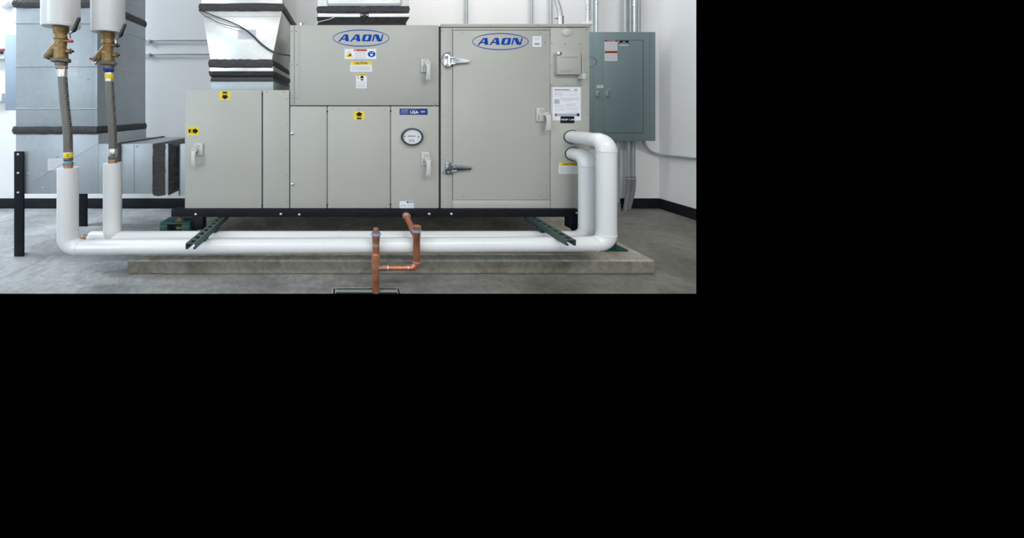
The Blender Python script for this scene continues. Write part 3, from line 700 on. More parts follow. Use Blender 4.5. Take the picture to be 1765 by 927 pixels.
# duct support posts
def post(x0, x1, yf, z1, label, bolts):
    t = thing('duct_support_post', label, 'post', ((x0 + x1) / 2, yf, 0), 'black steel posts of the tall duct')
    MB().box(x0, x1, yf, yf + 0.008, 0, z1).build('upright', 'rail', t, bevel=0.0012)
    MB().box(x0, x0 + 0.010, yf + 0.008, yf + 0.06, 0, zhb - 0.008).build('side_flange', 'rail', t)
    for px, py in bolts:
        put(ME_BOLT, 'bolt', px, py, yf, t)
    return t
post(PXs(24, 2.10), PXs(40, 2.10), 2.10, PZ(261, 2.10), 'black steel post with three bolts at the far left, before the duct', [(31.6, 266), (31.6, 298), (31.6, 331.6)])
post(PXs(134.6, 2.634), PXs(150, 2.634), 2.634, 0.72, 'black steel post seen behind the left white riser', [])

# --- supply duct on the left cabinet
YS, YSB = 2.15, 2.735
def sx(px): return PXs(px, YS)
def sz(py): return PZ(py, YS)
sd = thing('supply_duct', 'bright steel tapered duct rising from the low left cabinet', 'duct', (sx(416), (YS + YSB) / 2, PZ(155.2, YU)))
z0 = PZ(155.2, YU)
MB().box(sx(363.5), sx(471), YS, YSB, z0, sz(138)).build('duct_collar', 'duct', sd, bevel=0.002)
fx = MB(); vv = []
for y, e in ((140, 0.003), (133, -0.004), (130, 0.006), (123, 0.010)):
    e2 = e; vv += [(sx(363) - e2, YS - e2, sz(y)), (sx(471) + e2, YS - e2, sz(y)), (sx(471) + e2, YSB + e2, sz(y)), (sx(363) - e2, YSB + e2, sz(y))]
fx.add(vv, [(i*4+k, i*4+(k+1) % 4, (i+1)*4+(k+1) % 4, (i+1)*4+k) for i in range(3) for k in range(4)] + [(3,2,1,0), (12,13,14,15)])
lab(fx.build('flexible_connector', 'flex', sd, smooth=False), 'black canvas connector band')
ce = MB()
for k in range(40):
    x = sx(364) + (sx(470) - sx(364)) * (k + 0.5) / 40
    ce.box(x - 0.003, x + 0.003, YS - 0.006, YS - 0.001, sz(140.6), sz(138.4))
ce.build('crimped_edge', 'black', sd)['kind'] = 'stuff'
MB().box(sx(362), sx(471), YS - 0.003, YSB, sz(124), sz(114)).build('duct_collar', 'duct_bright', sd, bevel=0.0015)
rough_band(sx(361), sx(470.5), YS - 0.010, YSB + 0.004, sz(116.6), sz(102.6), sd, seed=6, amp=0.0025)
TR = 0.045
frustum(MB(), (sx(362.5), sx(468.5), YS, YSB, sz(103)), (PXs(347.5, YS + TR), PXs(486.5, YS + TR), YS + TR, YSB + 0.08, PZ(17, YS + TR)), 0, 0).build('transition_section', 'duct_bright', sd, bevel=0.002)
zA, zB = PZ(18.6, YS + TR), PZ(6.6, YS + TR)
xA, xB = PXs(346.5, YS + TR), PXs(487, YS + TR)
rough_band(xA - 0.008, xB + 0.010, YS + TR - 0.012, YSB + 0.09, zA, zB, sd, seed=7, amp=0.0025)
MB().box(xA, xB, YS + TR, YSB + 0.08, zB - 0.002, 2.5).build('duct_section', 'duct_bright', sd, bevel=0.003)
tq = 0.55
def tY(py): return YS + TR * (103 - py) / 86.0
q = MB(); a, b, c, dd = 409.5, 441.5, 51, 67.4
q.add([P(a+0.8, c, tY(c) - 0.0015), P(b, c, tY(c) - 0.0015), P(b - 0.4, dd, tY(dd) - 0.0015), P(a, dd, tY(dd) - 0.0015)], [(0,1,2,3)])
for y in (54, 57.5, 62.4): q.add([P(413, y, tY(y) - 0.0019), P(430, y, tY(y) - 0.0019), P(430, y + 0.4, tY(y) - 0.0019), P(413, y + 0.4, tY(y) - 0.0019)], [(0,1,2,3)], 1)
lab(q.build('paper_label', ['paper', 'ink'], sd, smooth=False), 'pale paper label under the black cables')
zq = 28.2; MB().add([P(350, zq, tY(zq) - 0.0015), P(484, zq, tY(zq) - 0.0015), P(484, zq + 0.8, tY(zq) - 0.0015), P(350, zq + 0.8, tY(zq) - 0.0015)], [(0,1,2,3)]).build('hem_line', 'emt_dull', sd)
# cables hanging across it
c1 = [P(342.5, 17.6, 2.17), P(352, 20.6, 2.168), P(375, 29.5, 2.16), P(398, 38.2, 2.155), P(420, 49, 2.145), P(436, 61, 2.14), P(451, 75.5, 2.13), P(468, 87.4, 2.125), P(482, 92.4, 2.15), P(499.5, 95.6, 2.2)]
tag(MB().sweep(curve(c1, 6), 0.0042, 8).build('power_cable', 'cable'), 'thicker black cable sagging across the bright tapered duct', 'cable', 'cables on the tapered duct')
c2 = [P(344, 19.4, 2.165), P(353, 27.4, 2.158), P(362, 31.4, 2.155), P(378, 39.4, 2.15), P(400, 45.6, 2.145), P(419, 50, 2.138), P(435, 62.4, 2.132), P(450, 77.2, 2.122), P(467, 88.8, 2.12), P(482, 93.6, 2.145), P(499.5, 96.6, 2.195)]
tag(MB().sweep(curve(c2, 6), 0.0028, 8).build('control_cable', 'cable'), 'thin grey cable looping below the thicker one on the tapered duct', 'cable', 'cables on the tapered duct')

# --- short duct on top of the unit's middle
YT, YTB = 2.12, 2.62
td = thing('top_duct', 'bright steel duct with access door on top of the middle cabinet', 'duct', (PXs(625, YT), (YT + YTB) / 2, PZ(43, YU)))
zt0 = PZ(43.2, YU)
def tx(px): return PXs(px, YT)
def tz(py): return PZ(py, YT)
fx = MB(); vv = []
for z, a, b, e in ((zt0, 544.5, 702, 0.006), ((zt0 + tz(29.6)) / 2, 548, 700, -0.008), (tz(29.6), 546, 706, 0.006)):
    vv += [(tx(a), YT - e, z), (tx(b), YT - e, z), (tx(b), YTB, z), (tx(a), YTB, z)]
fx.add(vv, [(i*4+k, i*4+(k+1) % 4, (i+1)*4+(k+1) % 4, (i+1)*4+k) for i in range(2) for k in range(4)] + [(3,2,1,0), (8,9,10,11)])
lab(fx.build('flexible_connector', 'flex', td, smooth=False), 'black canvas connector under the top duct')
MB().box(tx(548), tx(704.5), YT - 0.002, YTB, tz(30), tz(20)).build('duct_collar', 'duct_bright', td, bevel=0.0015)
rough_band(tx(546.5), tx(705), YT - 0.012, YTB + 0.004, tz(22.4), tz(11.6), td, seed=9, amp=0.0025)
MB().box(tx(547.5), tx(705), YT, YTB, tz(12), 2.5).build('duct_section', 'duct_bright', td, bevel=0.003)
rd = [(563, -30)] + [(563, 6), (563.8, 8.6), (566, 10.2), (690, 10), (692.2, 8.4), (693, 6)] + [(693, -30)]
dr = MB().prism(rd, YT - 0.010, YT).build('access_door', 'duct', td, bevel=0.003)
MB().prism([(565.5, -27), (565.5, 4.6), (568, 6.4), (688, 6.2), (690.4, 4.4), (690.4, -27)], YT - 0.013, YT - 0.009).build('door_skin', 'duct_bright', dr, bevel=0.002)
lt = MB().pbox(621, 635.4, 22.4, 29.2, YT - 0.014, YT - 0.002).build('latch', 'black', td, bevel=0.003)
for px in (623.4, 633):
    MB().lathe(P(px, 26, YT - 0.014), (0, -1, 0), [(-0.002, 0.005), (0.003, 0.004)], 10).build('latch_rivet', 'bolt', lt)
MB().sweep(curve([P(543.5, 40, 2.085), P(552, 37, 2.085), P(567, 33.4, 2.088), P(576, 29.8, 2.095)], 5), 0.0022, 6).build('white_string', 'foam', td)

# ------------------------------------------------------------------ insulated pipes
RB = 0.042
def elbow(m_from, corner, m_to, par, r=RB, col=True):
    return MB().sweep(arc(corner, m_from, m_to, 10), r, 28).build('elbow_jacket', 'jacket', par)
def run(a, b, par, r=RB, name='pipe_jacket'):
    return MB().sweep([a, Vector(a).lerp(Vector(b), 0.5), b], r, 28).build(name, 'jacket', par)
def ring(a, d, par, r=RB, wd=0.010):
    dn = Vector(d).normalized(); a = Vector(a)
    return MB().sweep([a - dn * wd / 2, a - dn * wd * 0.4, a + dn * wd * 0.4, a + dn * wd / 2], [r, r + 0.0012, r + 0.0012, r], 28).build('joint_band', 'jacket', par)
Y1p, Y2p = 1.763, 1.912
fxl, fxr = PXs(117, Y1p), PXs(1045, Y1p)
zl, zr, zu = 0.219, 0.239, 0.839
p1 = thing('insulated_pipe', 'front white insulated pipe running low from the left riser to the upper right bend', 'pipe', (0, Y1p, zl - RB), 'white insulated water pipes')
B = 0.058; BX = B * K
ztop = PZ(289, Y1p)
run((fxl, Y1p, ztop), (fxl, Y1p, zl + B), p1)
elbow((fxl, Y1p, zl + B), (fxl, Y1p, zl), (fxl + BX, Y1p, zl), p1, RB + 0.001)
run((fxl + BX, Y1p, zl), (fxr - BX, Y1p, zr), p1)
elbow((fxr - BX, Y1p, zr), (fxr, Y1p, zr), (fxr, Y1p, zr + B), p1, RB + 0.001)
run((fxr, Y1p, zr + B), (fxr, Y1p, zu - B), p1)
elbow((fxr, Y1p, zu - B), (fxr, Y1p, zu), (fxr, Y1p + B, zu), p1, RB + 0.001)
run((fxr, Y1p + B, zu), (fxr, YU - 0.001, zu), p1)
ring((fxl + BX, Y1p, zl), (1, 0, 0), p1, RB + 0.001, 0.006); ring((fxr - BX, Y1p, zr), (1, 0, 0), p1, RB + 0.001, 0.006)
for px in (558, 828): 
    x = PXs(px, Y1p); ring((x, Y1p, zl + (zr - zl) * (x - fxl) / (fxr - fxl)), (1, 0, 0.01), p1, RB, 0.012)
ring((fxr, Y1p, zu - B), (0, 0, 1), p1, RB + 0.001, 0.006); ring((fxr, Y1p + B, zu), (0, 1, 0), p1, RB + 0.001, 0.006); ring((fxr, Y1p, zr + B), (0, 0, 1), p1, RB + 0.001, 0.006)
MB().lathe((fxr, YU, zu), (0, -1, 0), [(0, 0.047), (0.002, 0.047)], 28).build('wall_grommet', 'gasket', p1)
rxr = PXs(1012.6, Y2p); rzl, rzu = 0.21, 0.725
rxl = PXs(157.5, Y2p); rxm = PXs(194, Y2p)
p2 = thing('insulated_pipe', 'rear white insulated pipe with capped left end, behind the front one', 'pipe', (0, Y2p, rzl - RB), 'white insulated water pipes')
run((rxl, Y2p, rzl), (rxr - BX, Y2p, rzl), p2)
run((rxm, Y2p, PZ(280.6, Y2p)), (rxm, Y2p, rzl), p2, 0.0415, 'riser_jacket')
elbow((rxr - BX, Y2p, rzl), (rxr, Y2p, rzl), (rxr, Y2p, rzl + B), p2, RB + 0.001)
run((rxr, Y2p, rzl + B), (rxr, Y2p, rzu - B), p2)
elbow((rxr, Y2p, rzu - B), (rxr, Y2p, rzu), (rxr, Y2p + B, rzu), p2, RB + 0.001)
run((rxr, Y2p + B, rzu), (rxr, YU - 0.001, rzu), p2)
ring((rxr, Y2p, rzu - B), (0, 0, 1), p2, RB + 0.001, 0.006); ring((rxr, Y2p + B, rzu), (0, 1, 0), p2, RB + 0.001, 0.006)
ring((PXs(586, Y2p), Y2p, rzl), (1, 0, 0), p2, RB, 0.012)
MB().lathe((rxr, YU, rzu), (0, -1, 0), [(0, 0.047), (0.002, 0.047)], 28).build('wall_grommet', 'gasket', p2)
MB().lathe((rxl - 0.062, Y2p, rzl), (1, 0, 0), [(0, 0.014), (0.004, 0.0195), (0.022, 0.0195), (0.024, 0.018), (0.049, 0.018)], 20).build('end_cap', 'copper_dull', p2)
# clamp pads under the strut channels
# strut channels
def strut(px_end, py_end, px_far, label, flip):
    zt_ = PZ(374.0, YR_) ; h = H - zt_
    ye = F * h / (py_end - CY)
    wd = 0.0415 * K
    x0 = PXs(px_end, ye); x1 = x0 + wd; zb_ = zt_ - 0.0305
    t = thing('strut_channel', label, 'strut', ((x0 + x1) / 2, (ye + YR_) / 2, zb_), 'slotted strut arms over the pipes')
    m = MB(); th = 0.003; yb = YR_ + 0.055
    # top web with slots: built as cells
    n = 9; pitch = 0.0508; slots = []
    y = ye + 0.028
    while y + 0.014 < yb: slots.append(y); y += pitch
    sw = 0.0085 * K; xc = (x0 + x1) / 2; sl = 0.0145
    m.box(x0, xc - sw, ye, yb, zt_ - th, zt_); m.box(xc + sw, x1, ye, yb, zt_ - th, zt_)
    prev = ye
    for s_ in slots:
        m.box(xc - sw, xc + sw, prev, s_ - sl, zt_ - th, zt_)
        for sg in (-1, 1):      # rounded slot ends
            yc = s_ + sg * (sl - 0.006)
            for sd_ in (-1, 1):
                pts = [(xc + sd_ * sw, s_ + sg * sl)] + [(xc + sd_ * sw * math.cos(a_), yc + sg * 0.006 * math.sin(a_)) for a_ in [i * math.pi / 8 for i in range(5)]]
                m.plan(pts, zt_ - th, zt_)
        prev = s_ + sl
    m.box(xc - sw, xc + sw, prev, yb, zt_ - th, zt_)
    m.box(x0, x0 + th * K, ye, yb, zb_, zt_ - th); m.box(x1 - th * K, x1, ye, yb, zb_, zt_ - th)
    m.box(x0, x0 + 0.0095 * K, ye, yb, zb_, zb_ + th); m.box(x1 - 0.0095 * K, x1, ye, yb, zb_, zb_ + th)
    m.box(x0 + 0.0075 * K, x0 + 0.0095 * K, ye, yb, zb_, zb_ + 0.008); m.box(x1 - 0.0095 * K, x1 - 0.0075 * K, ye, yb, zb_, zb_ + 0.008)
    m.build('channel', 'strut', t, smooth=False)
    for yp, zc in ((Y1p, zl if px_end < 600 else zr), (Y2p, rzl)):
        # pipe clamp saddle between the channel lips and the jacket
        zc_top = zc + RB
        if zb_ - zc_top > 0.001:
            MB().box(xc - 0.012 * K, xc + 0.012 * K, yp - 0.022, yp + 0.022, zc_top - 0.001, zb_ - 0.0005).build('pipe_clamp', 'strut', t, bevel=0.003)
    return t
strut(319.8, 419.6, 360, 'dark green slotted strut arm crossing the white pipes at left', False)
strut(976.4, 413.6, 915, 'dark green slotted strut arm crossing the white pipes at right', True)

# upper insulated drops
def upper(px, py, Y, label):
    x = PXs(px, Y); z = PZ(py, Y)
    t = thing('insulated_drop_pipe', label, 'pipe', (x, Y, z), 'thick white pipes from above')
    MB().lathe((x, Y, z), (0, 0, 1), [(0.004, 0.030), (0.0, 0.060), (0.001, 0.073), (0.006, 0.0755), (1.0, 0.0755)], 40).build('jacket', 'jacket', t)
    ring((x, Y, z + 0.018), (0, 0, 1), t, 0.0755, 0.004)
    return x, z
ux1, uz1 = upper(105, 47.5, Y1p, 'thick white pipe end at top left above the first brass valve')
ux2, uz2 = upper(186.2, 57, Y2p, 'thick white pipe end at top left above the second brass valve')

# balancing valves
def valve(x, Y, z, label, redlow):
    t = thing('balancing_valve', label, 'valve', (x, Y, z - 0.25), 'brass balancing valves')
    u = 1 / 295.0                       # sizes below are in photo pixels of the nearer valve
    def X(dx): return x + dx * u
    def Z(dy): return z - dy * u
    r = lambda w_: w_ / 2 * u / K
    MB().lathe((x, Y, Z(-1)), (0, 0, -1), [(0, r(23)), (8*u, r(23.5)), (9*u, r(22)), (12*u, r(22)), (12.5*u, r(20.5)), (17*u, r(20.5)), (18*u, r(22)), (21*u, r(22)), (22*u, r(19.5)), (28*u, r(18)), (40*u, r(15))], 28).build('valve_neck', 'brass', t)
    MB().sweep([(X(2), Y, Z(21)), (X(-3.5), Y - 0.003, Z(29)), (X(-10.5), Y - 0.006, Z(38)), (X(-16.5), Y - 0.008, Z(46)), (X(-19), Y - 0.009, Z(49.6))], [r(14), r(15.5), r(14.5), r(13.5), r(13)], 24).build('strainer_branch', 'brass', t)
    MB().lathe((X(1), Y - 0.004, Z(36)), (0, 0, -1), [(0, r(19)), (1*u, r(21)), (17*u, r(22)), (17.5*u, r(20))], 28).build('valve_body', 'brass', t)
    MB().lathe((X(1), Y - 0.004, Z(53)), (0, 0, -1), [(0, r(26)), (1*u, r(29.5)), (6*u, r(29.5)), (7.4*u, r(25))], 6).build('union_nut', 'brass_dark', t)
    MB().lathe((X(1.6), Y - 0.003, Z(60)), (0, 0, -1), [(0, r(19)), (5*u, r(19))], 24).build('tail_piece', 'brass_dark', t)
    MB().lathe((X(2), Y - 0.003, Z(64.6)), (0, 0, -1), [(0, r(14.5)), (2*u, r(14.5))], 24).build('blue_ring', 'cyan', t)
    MB().lathe((X(2), Y - 0.003, Z(66.4)), (0, 0, -1), [(0, r(17)), (0.6*u, r(18)), (4.6*u, r(18)), (5.4*u, r(15))], 6).build('lower_nut', 'copper_dull' if not redlow else 'navy', t)
    cp = MB().lathe((X(-17), Y - 0.009, Z(47)), (-0.55 / K, -0.05, -0.8), [(0, r(14.5)), (4.6*u, r(14.5)), (5.2*u, r(11.5)), (8*u, r(11))], 6 if redlow else 20)
    cpo = cp.build('strainer_cap', 'brass_dark', t)
    if redlow:
        MB().sweep([(X(-17), Y - 0.012, Z(50.5)), (X(-24), Y - 0.014, Z(49.6)), (X(-29.5), Y - 0.014, Z(48.4))], [r(4), r(5), r(5.5)], 12).build('drain_knob', 'red', cpo)
        MB().sweep([(X(-18), Y - 0.012, Z(54)), (X(-22), Y - 0.014, Z(58.4))], [r(8), r(9)], 12).build('drain_plug', 'steel', cpo)
    # ports on the right
    MB().sweep([(X(6), Y - 0.004, Z(23)), (X(13), Y - 0.006, Z(24)), (X(16), Y - 0.006, Z(24))], [r(9), r(6), r(5)], 14).build('upper_port', 'brass', t)
    MB().sweep([(X(14), Y - 0.006, Z(24)), (X(16), Y - 0.006, Z(24)), (X(21.5), Y - 0.006, Z(24))], [r(5.5), r(6.4), r(6)], 12).build('port_cap', 'black' if redlow else 'red', t)
    MB().lathe((X(10), Y - 0.006, Z(41.6)), (1, 0, 0), [(0, r(7)), (3*u/K, r(9)), (8*u/K, r(9)), (9*u/K, r(5)), (11*u/K, r(5))], 16).build('lower_port', 'brass', t)
    MB().sweep([(X(17), Y - 0.006, Z(42)), (X(22.6), Y - 0.006, Z(41.4))], [r(4), r(5.4)], 10).build('port_cap', 'black', t)
    for s_ in (-1, 1):
        MB().sweep([(X(18.4), Y - 0.006, Z(41.6)), (X(18.8), Y - 0.007, Z(41.6 + s_ * 4.8))], [r(2.6), r(2)], 8).build('cap_wing', 'black', t)
        if redlow: MB().sweep([(X(18.4), Y - 0.006, Z(24)), (X(18.8), Y - 0.007, Z(24 + s_ * 4.2))], [r(2.4), r(2)], 8).build('cap_wing', 'black', t)
    # stem and lever
    MB().lathe((X(8), Y - 0.004, Z(15.2)), (1, 0, 0), [(0, r(7)), (4*u/K, r(7)), (4.4*u/K, r(5)), (9*u/K, r(5))], 14).build('valve_stem', 'brass_dark', t)
    lv = MB().sweep([(X(18), Y - 0.012, Z(20)), (X(17.6), Y - 0.014, Z(13)), (X(21), Y - 0.015, Z(10.4)), (X(27), Y - 0.015, Z(8.2))], [r(4.6), r(4.6), r(3.6), r(3)], 8).build('lever_bracket', 'steel', t)
    MB().sweep([(X(24.6), Y - 0.016, Z(8.6)), (X(27.4), Y - 0.016, Z(6.2)), (X(31), Y - 0.016, Z(-4)), (X(35.4), Y - 0.016, Z(-14)), (X(36.2), Y - 0.016, Z(-16))], [r(4.5), r(6.6), r(6), r(5.6), r(3.8)], 12).build('lever_grip', 'black', t)
    return t
valve(ux1, Y1p, uz1, 'brass valve with black lever and red port cap, above the front hose', False)
valve(ux2, Y2p, uz2, 'brass valve with black lever and red drain knob, above the rear hose', True)

# braided hoses
def hose(path, Y, label, bands):
    t = thing('braided_hose', label, 'hose', P(path[-1][0], path[-1][1] , Y), 'braided steel hoses')
    pts = curve([P(a, b, Y) for a, b in path], 10)
    MB().sweep(pts, 0.0188, 22).build('braid', 'braid', t)
    for name, mat, rr, a, b, seg in bands:
        pa, pb = P(a[0], a[1], Y), P(b[0], b[1], Y); d = (pb - pa)
        MB().sweep([pa, pa + d * 0.08, pa + d * 0.92, pb], [rr * 0.95, rr, rr, rr * 0.95], seg).build(name, mat, t)
    return t
h1 = hose([(107.6, 131), (108.6, 145), (111, 175), (114.4, 205), (116.8, 232), (117.6, 262)], Y1p, 'braided steel hose nearer the left wall, yellow tag at its lower end',
     [('hose_sleeve', 'steel', 0.0194, (107.5, 118.6), (107.8, 133), 24), ('yellow_tag', 'yellow', 0.0200, (117.6, 263), (117.7, 271.8), 24), ('hose_sleeve', 'steel', 0.0185, (117.6, 259), (117.7, 263.2), 24),
      ('end_fitting', 'brass_dark', 0.0190, (117.7, 271.6), (117.7, 277), 24), ('blue_ring', 'cyan', 0.0175, (117.7, 276.8), (117.7, 280.4), 24), ('end_nut', 'copper_dull', 0.0215, (117.7, 280.2), (117.7, 284.8), 6), ('nipple', 'copper_dull', 0.0185, (117.7, 284.6), (117.7, 290.4), 24)])
MB().text('D', 115, 118.8, 265.4, 269.6, Y1p - 0.0206, 0, 0.0).build('tag_letter', 'ink_dark', h1, smooth=False)
hose([(188.6, 139), (189.4, 152), (191, 180), (193, 210), (194.2, 235), (194.7, 258)], Y2p, 'braided steel hose on the right of the pair, yellow tag at its top',
     [('blue_ring', 'navy', 0.0190, (188.2, 119.6), (188.3, 125.4), 6), ('hose_sleeve', 'steel', 0.0192, (188.3, 125.2), (188.6, 141), 24), ('yellow_tag', 'yellow', 0.0198, (188.4, 127.6), (188.6, 136.4), 24),
      ('hose_sleeve', 'steel', 0.0196, (194.6, 256), (194.7, 269), 24), ('end_nut', 'brass_dark', 0.0215, (194.7, 268.6), (194.7, 274.4), 6), ('end_fitting', 'copper_dull', 0.0205, (194.7, 274.2), (194.7, 282), 24)])

# ------------------------------------------------------------------ copper condensate trap
YC = 1.69
cxr, cxl = PXs(718, YC), PXs(648, YC)
rc = 0.0162
ct = thing('condensate_trap', 'copper drain pipe trap running from the rail down to the floor grate', 'drain pipe', (cxl, YC, 0.0))
zc = PZ(461.4, YC)
zin = PZ(370.4, YR_)
MB().sweep([(cxr, YR_ - 0.001, zin), (cxr, YR_ - 0.03, zin)], [0.0205, 0.0205], 20).build('inlet_coupling', 'solder', ct)
MB().sweep([(cxr, YR_ - 0.028, zin), (cxr, YR_ - 0.045, zin - 0.002)], [0.0185, 0.0185], 20).build('inlet_band', 'copper_bright', ct)
MB().sweep([(cxr, YR_ - 0.04, zin - 0.002), (cxr, YC, PZ(410, YC))], rc, 20).build('inlet_tube', 'copper', ct)
MB().lathe((cxr, YC, PZ(455, YC)), (0, 0, 1), [(0, rc), (0.155, rc), (0.157, 0.0175), (0.19, 0.0175), (0.192, 0.0195), (0.214, 0.0195)], 24).build('tube', 'copper', ct)
MB().lathe((cxr, YC, PZ(399.6, YC)), (0, 0, 1), [(0, 0.0205), (0.002, 0.022), (0.013, 0.022), (0.015, 0.019)], 8).build('cleanout_ring', 'light_blue', ct)
MB().lathe((cxr, YC, PZ(396, YC)), (0, 0, 1), [(0, 0.021), (0.004, 0.021), (0.005, 0.012), (0.022, 0.011)], 4).build('cleanout_plug', 'copper_dull', ct)
bz2 = 0.020
MB().sweep(arc((cxr, YC, zc), (cxr, YC, zc + bz2 * 1.5), (cxr - bz2 * 1.5 * K, YC, zc), 8), 0.0172, 20).build('elbow', 'copper', ct)
MB().lathe((cxr, YC, PZ(451.6, YC)), (0, 0, 1), [(0, 0.0172), (0.001, 0.0182), (0.003, 0.0182), (0.004, 0.017)], 24).build('solder_ring', 'solder', ct)
MB().sweep([(cxr - bz2 * 1.4 * K, YC, zc), (cxl + 0.045, YC, zc)], 0.0145, 20).build('tube', 'copper', ct)
MB().sweep([(cxr - bz2 * 1.5 * K - 0.012, YC, zc), (cxr - bz2 * 1.5 * K - 0.008, YC, zc)], 0.0165, 20).build('solder_ring', 'solder', ct)
MB().sweep([(cxl + 0.066, YC, zc), (cxl + 0.012, YC, zc)], [0.0158, 0.0168], 20).build('tee_branch', 'copper_dull', ct)
MB().sweep([(cxl + 0.062, YC, zc), (cxl + 0.068, YC, zc)], 0.0168, 20).build('solder_ring', 'solder', ct)
MB().lathe((cxl, YC, 0.002), (0, 0, 1), [(0, rc), (PZ(463, YC), rc)], 24).build('drop_tube', 'copper', ct)
MB().lathe((cxl, YC, PZ(464, YC)), (0, 0, 1), [(0, 0.0172), (0.002, 0.0188), (0.030, 0.0192), (0.066, 0.0196), (0.082, 0.0188), (0.090, 0.0168)], 24).build('tee_body', 'copper_bright', ct)
MB().lathe((cxl, YC, PZ(437, YC)), (0, 0, 1), [(0, 0.0158), (0.070, 0.0158), (0.072, 0.0175), (0.094, 0.0175), (0.094, 0.0188), (0.112, 0.0188)], 24).build('vent_tube', 'copper', ct)
MB().lathe((cxl, YC, PZ(424, YC)), (0, 0, 1), [(0, 0.0168), (0.016, 0.0168)], 24).build('solder_ring', 'solder', ct)
MB().lathe((cxl, YC, PZ(405.4, YC)), (0, 0, 1), [(0, 0.021), (0.002, 0.0225), (0.011, 0.0225), (0.013, 0.019)], 8).build('cleanout_ring', 'light_blue', ct)
MB().lathe((cxl, YC, PZ(402, YC)), (0, 0, 1), [(0, 0.0185), (0.008, 0.0175), (0.010, 0.0125), (0.028, 0.0115), (0.031, 0.009)], 8).build('cleanout_plug', 'copper_dull', ct)

# floor drain grate (only its far side is in the picture)
gx0, gx1 = PXs(572, 1.728), PXs(690, 1.728)
gr = thing('floor_drain_grate', 'dark iron drain grate in the floor below the copper pipe', 'drain', ((gx0 + gx1) / 2, 1.70, 0.0))
MB().box(gx0, gx1, YF, 1.728, 0.0005, 0.0015).build('pit_shade_sheet', 'gasket', gr)  # flat dark sheet on the floor, painted shade of the open pit
MB().box(gx0, gx1, 1.722, 1.730, 0.001, 0.006).box(gx0, gx0 + 0.010, YF, 1.722, 0.001, 0.006).box(gx1 - 0.010, gx1, YF, 1.722, 0.001, 0.006).build('grate_frame', 'pad', gr, bevel=0.001)
MB().box(gx0 + 0.014, gx1 - 0.014, 1.7145, 1.719, 0.001, 0.006).build('grate_bar', 'iron', gr)
for y in (1.702, 1.690):
    MB().box(gx0 + 0.026, gx1 - 0.026, y, y + 0.006, 0.001, 0.006).build('grate_bar', 'emt_dull', gr)
for x in (gx0 + 0.020, gx1 - 0.026):
    MB().box(x, x + 0.006, YF, 1.7145, 0.001, 0.006).build('grate_bar', 'emt_dull', gr)

# ------------------------------------------------------------------ electrical panel on the right
YE, YEB = 2.96, YW - 0.002
ep = thing('electrical_panel', 'grey green electrical panel box mounted on the back wall at right', 'electrical panel', (PXs(1072, YE), 3.03, PZ(243, YE)))
MB().pbox(1013, 1130, 55, 243, YE, YEB).build('panel_box', 'panel', ep, bevel=0.004)
MB().pbox(1024.6, 1119.6, 58.6, 239.2, YE - 0.006, YE).build('cover_trim', 'panel', ep, bevel=0.003)
dp = MB().pbox(1041.6, 1108.4, 69.6, 228.8, YE - 0.012, YE - 0.006).build('panel_door', 'panel', ep, bevel=0.003)
dg = MB().pbox(1040.9, 1041.7, 69.4, 229.4, YE - 0.0066, YE - 0.006)
dg.pbox(1108.3, 1108.9, 69.4, 229.4, YE - 0.0066, YE - 0.006).pbox(1040.9, 1108.9, 228.7, 229.4, YE - 0.0066, YE - 0.006).pbox(1040.9, 1108.9, 69.1, 69.7, YE - 0.0066, YE - 0.006)
dg.build('door_gap', 'gasket', ep)
tg = MB().pbox(1024.0, 1024.7, 58.4, 239.6, YE - 0.0006, YE).pbox(1119.5, 1120.1, 58.4, 239.6, YE - 0.0006, YE).pbox(1024, 1120.1, 239.1, 239.7, YE - 0.0006, YE)
tg.build('trim_gap', 'pvc', ep)
Ye1 = YE - 0.0132
q = MB().pbox(1042.4, 1064.2, 69.2, 105.2, Ye1, YE - 0.012)
q.quad(1042.4, 1064.2, 69.2, 72, Ye1 - 0.0006, 1).quad(1042.4, 1064.2, 87.6, 91.8, Ye1 - 0.0006, 2)
q.text('WARNING', 1048, 1063.4, 88.3, 91.2, Ye1 - 0.001, 3, 0.03).poly([(1043.4, 91.2), (1047, 91.2), (1045.2, 88.4)], Ye1 - 0.001, 3)
q.text('DANGER', 1047, 1061, 69.7, 71.5, Ye1 - 0.001, 0, 0.01)
q.lines(1044, 1063, [74.4, 76.4, 78.6, 81, 83.6, 85.6, 94.2, 96.4, 99, 101.4], 0.55, Ye1 - 0.0006, 4, 5)
lab(q.build('warning_sticker', ['white', 'red_print', 'orange', 'ink_dark', 'ink'], dp, smooth=False), 'white sticker with red and orange warning bars')
q = MB().pbox(1068, 1083.6, 70, 76.2, Ye1, YE - 0.012).pbox(1068, 1083.2, 76.4, 79, Ye1, YE - 0.012, 1)
q.lines(1074, 1077.6, [71.8], 0.9, Ye1 - 0.0006, 1, 2).lines(1069.4, 1082.6, [74.4], 1.2, Ye1 - 0.0006, 1, 3).lines(1069, 1082, [77.8], 0.6, Ye1 - 0.0006, 2, 3)
lab(q.build('panel_tag', ['ink_dark', 'white', 'ink'], dp, smooth=False), 'small black tag above a white strip')
q = MB().pbox(1028.8, 1040, 147, 151.4, YE - 0.0072, YE - 0.006).quad(1030, 1038, 148.4, 149.8, YE - 0.0078, 1)
q.build('name_strip', ['white', 'ink'], ep, smooth=False)
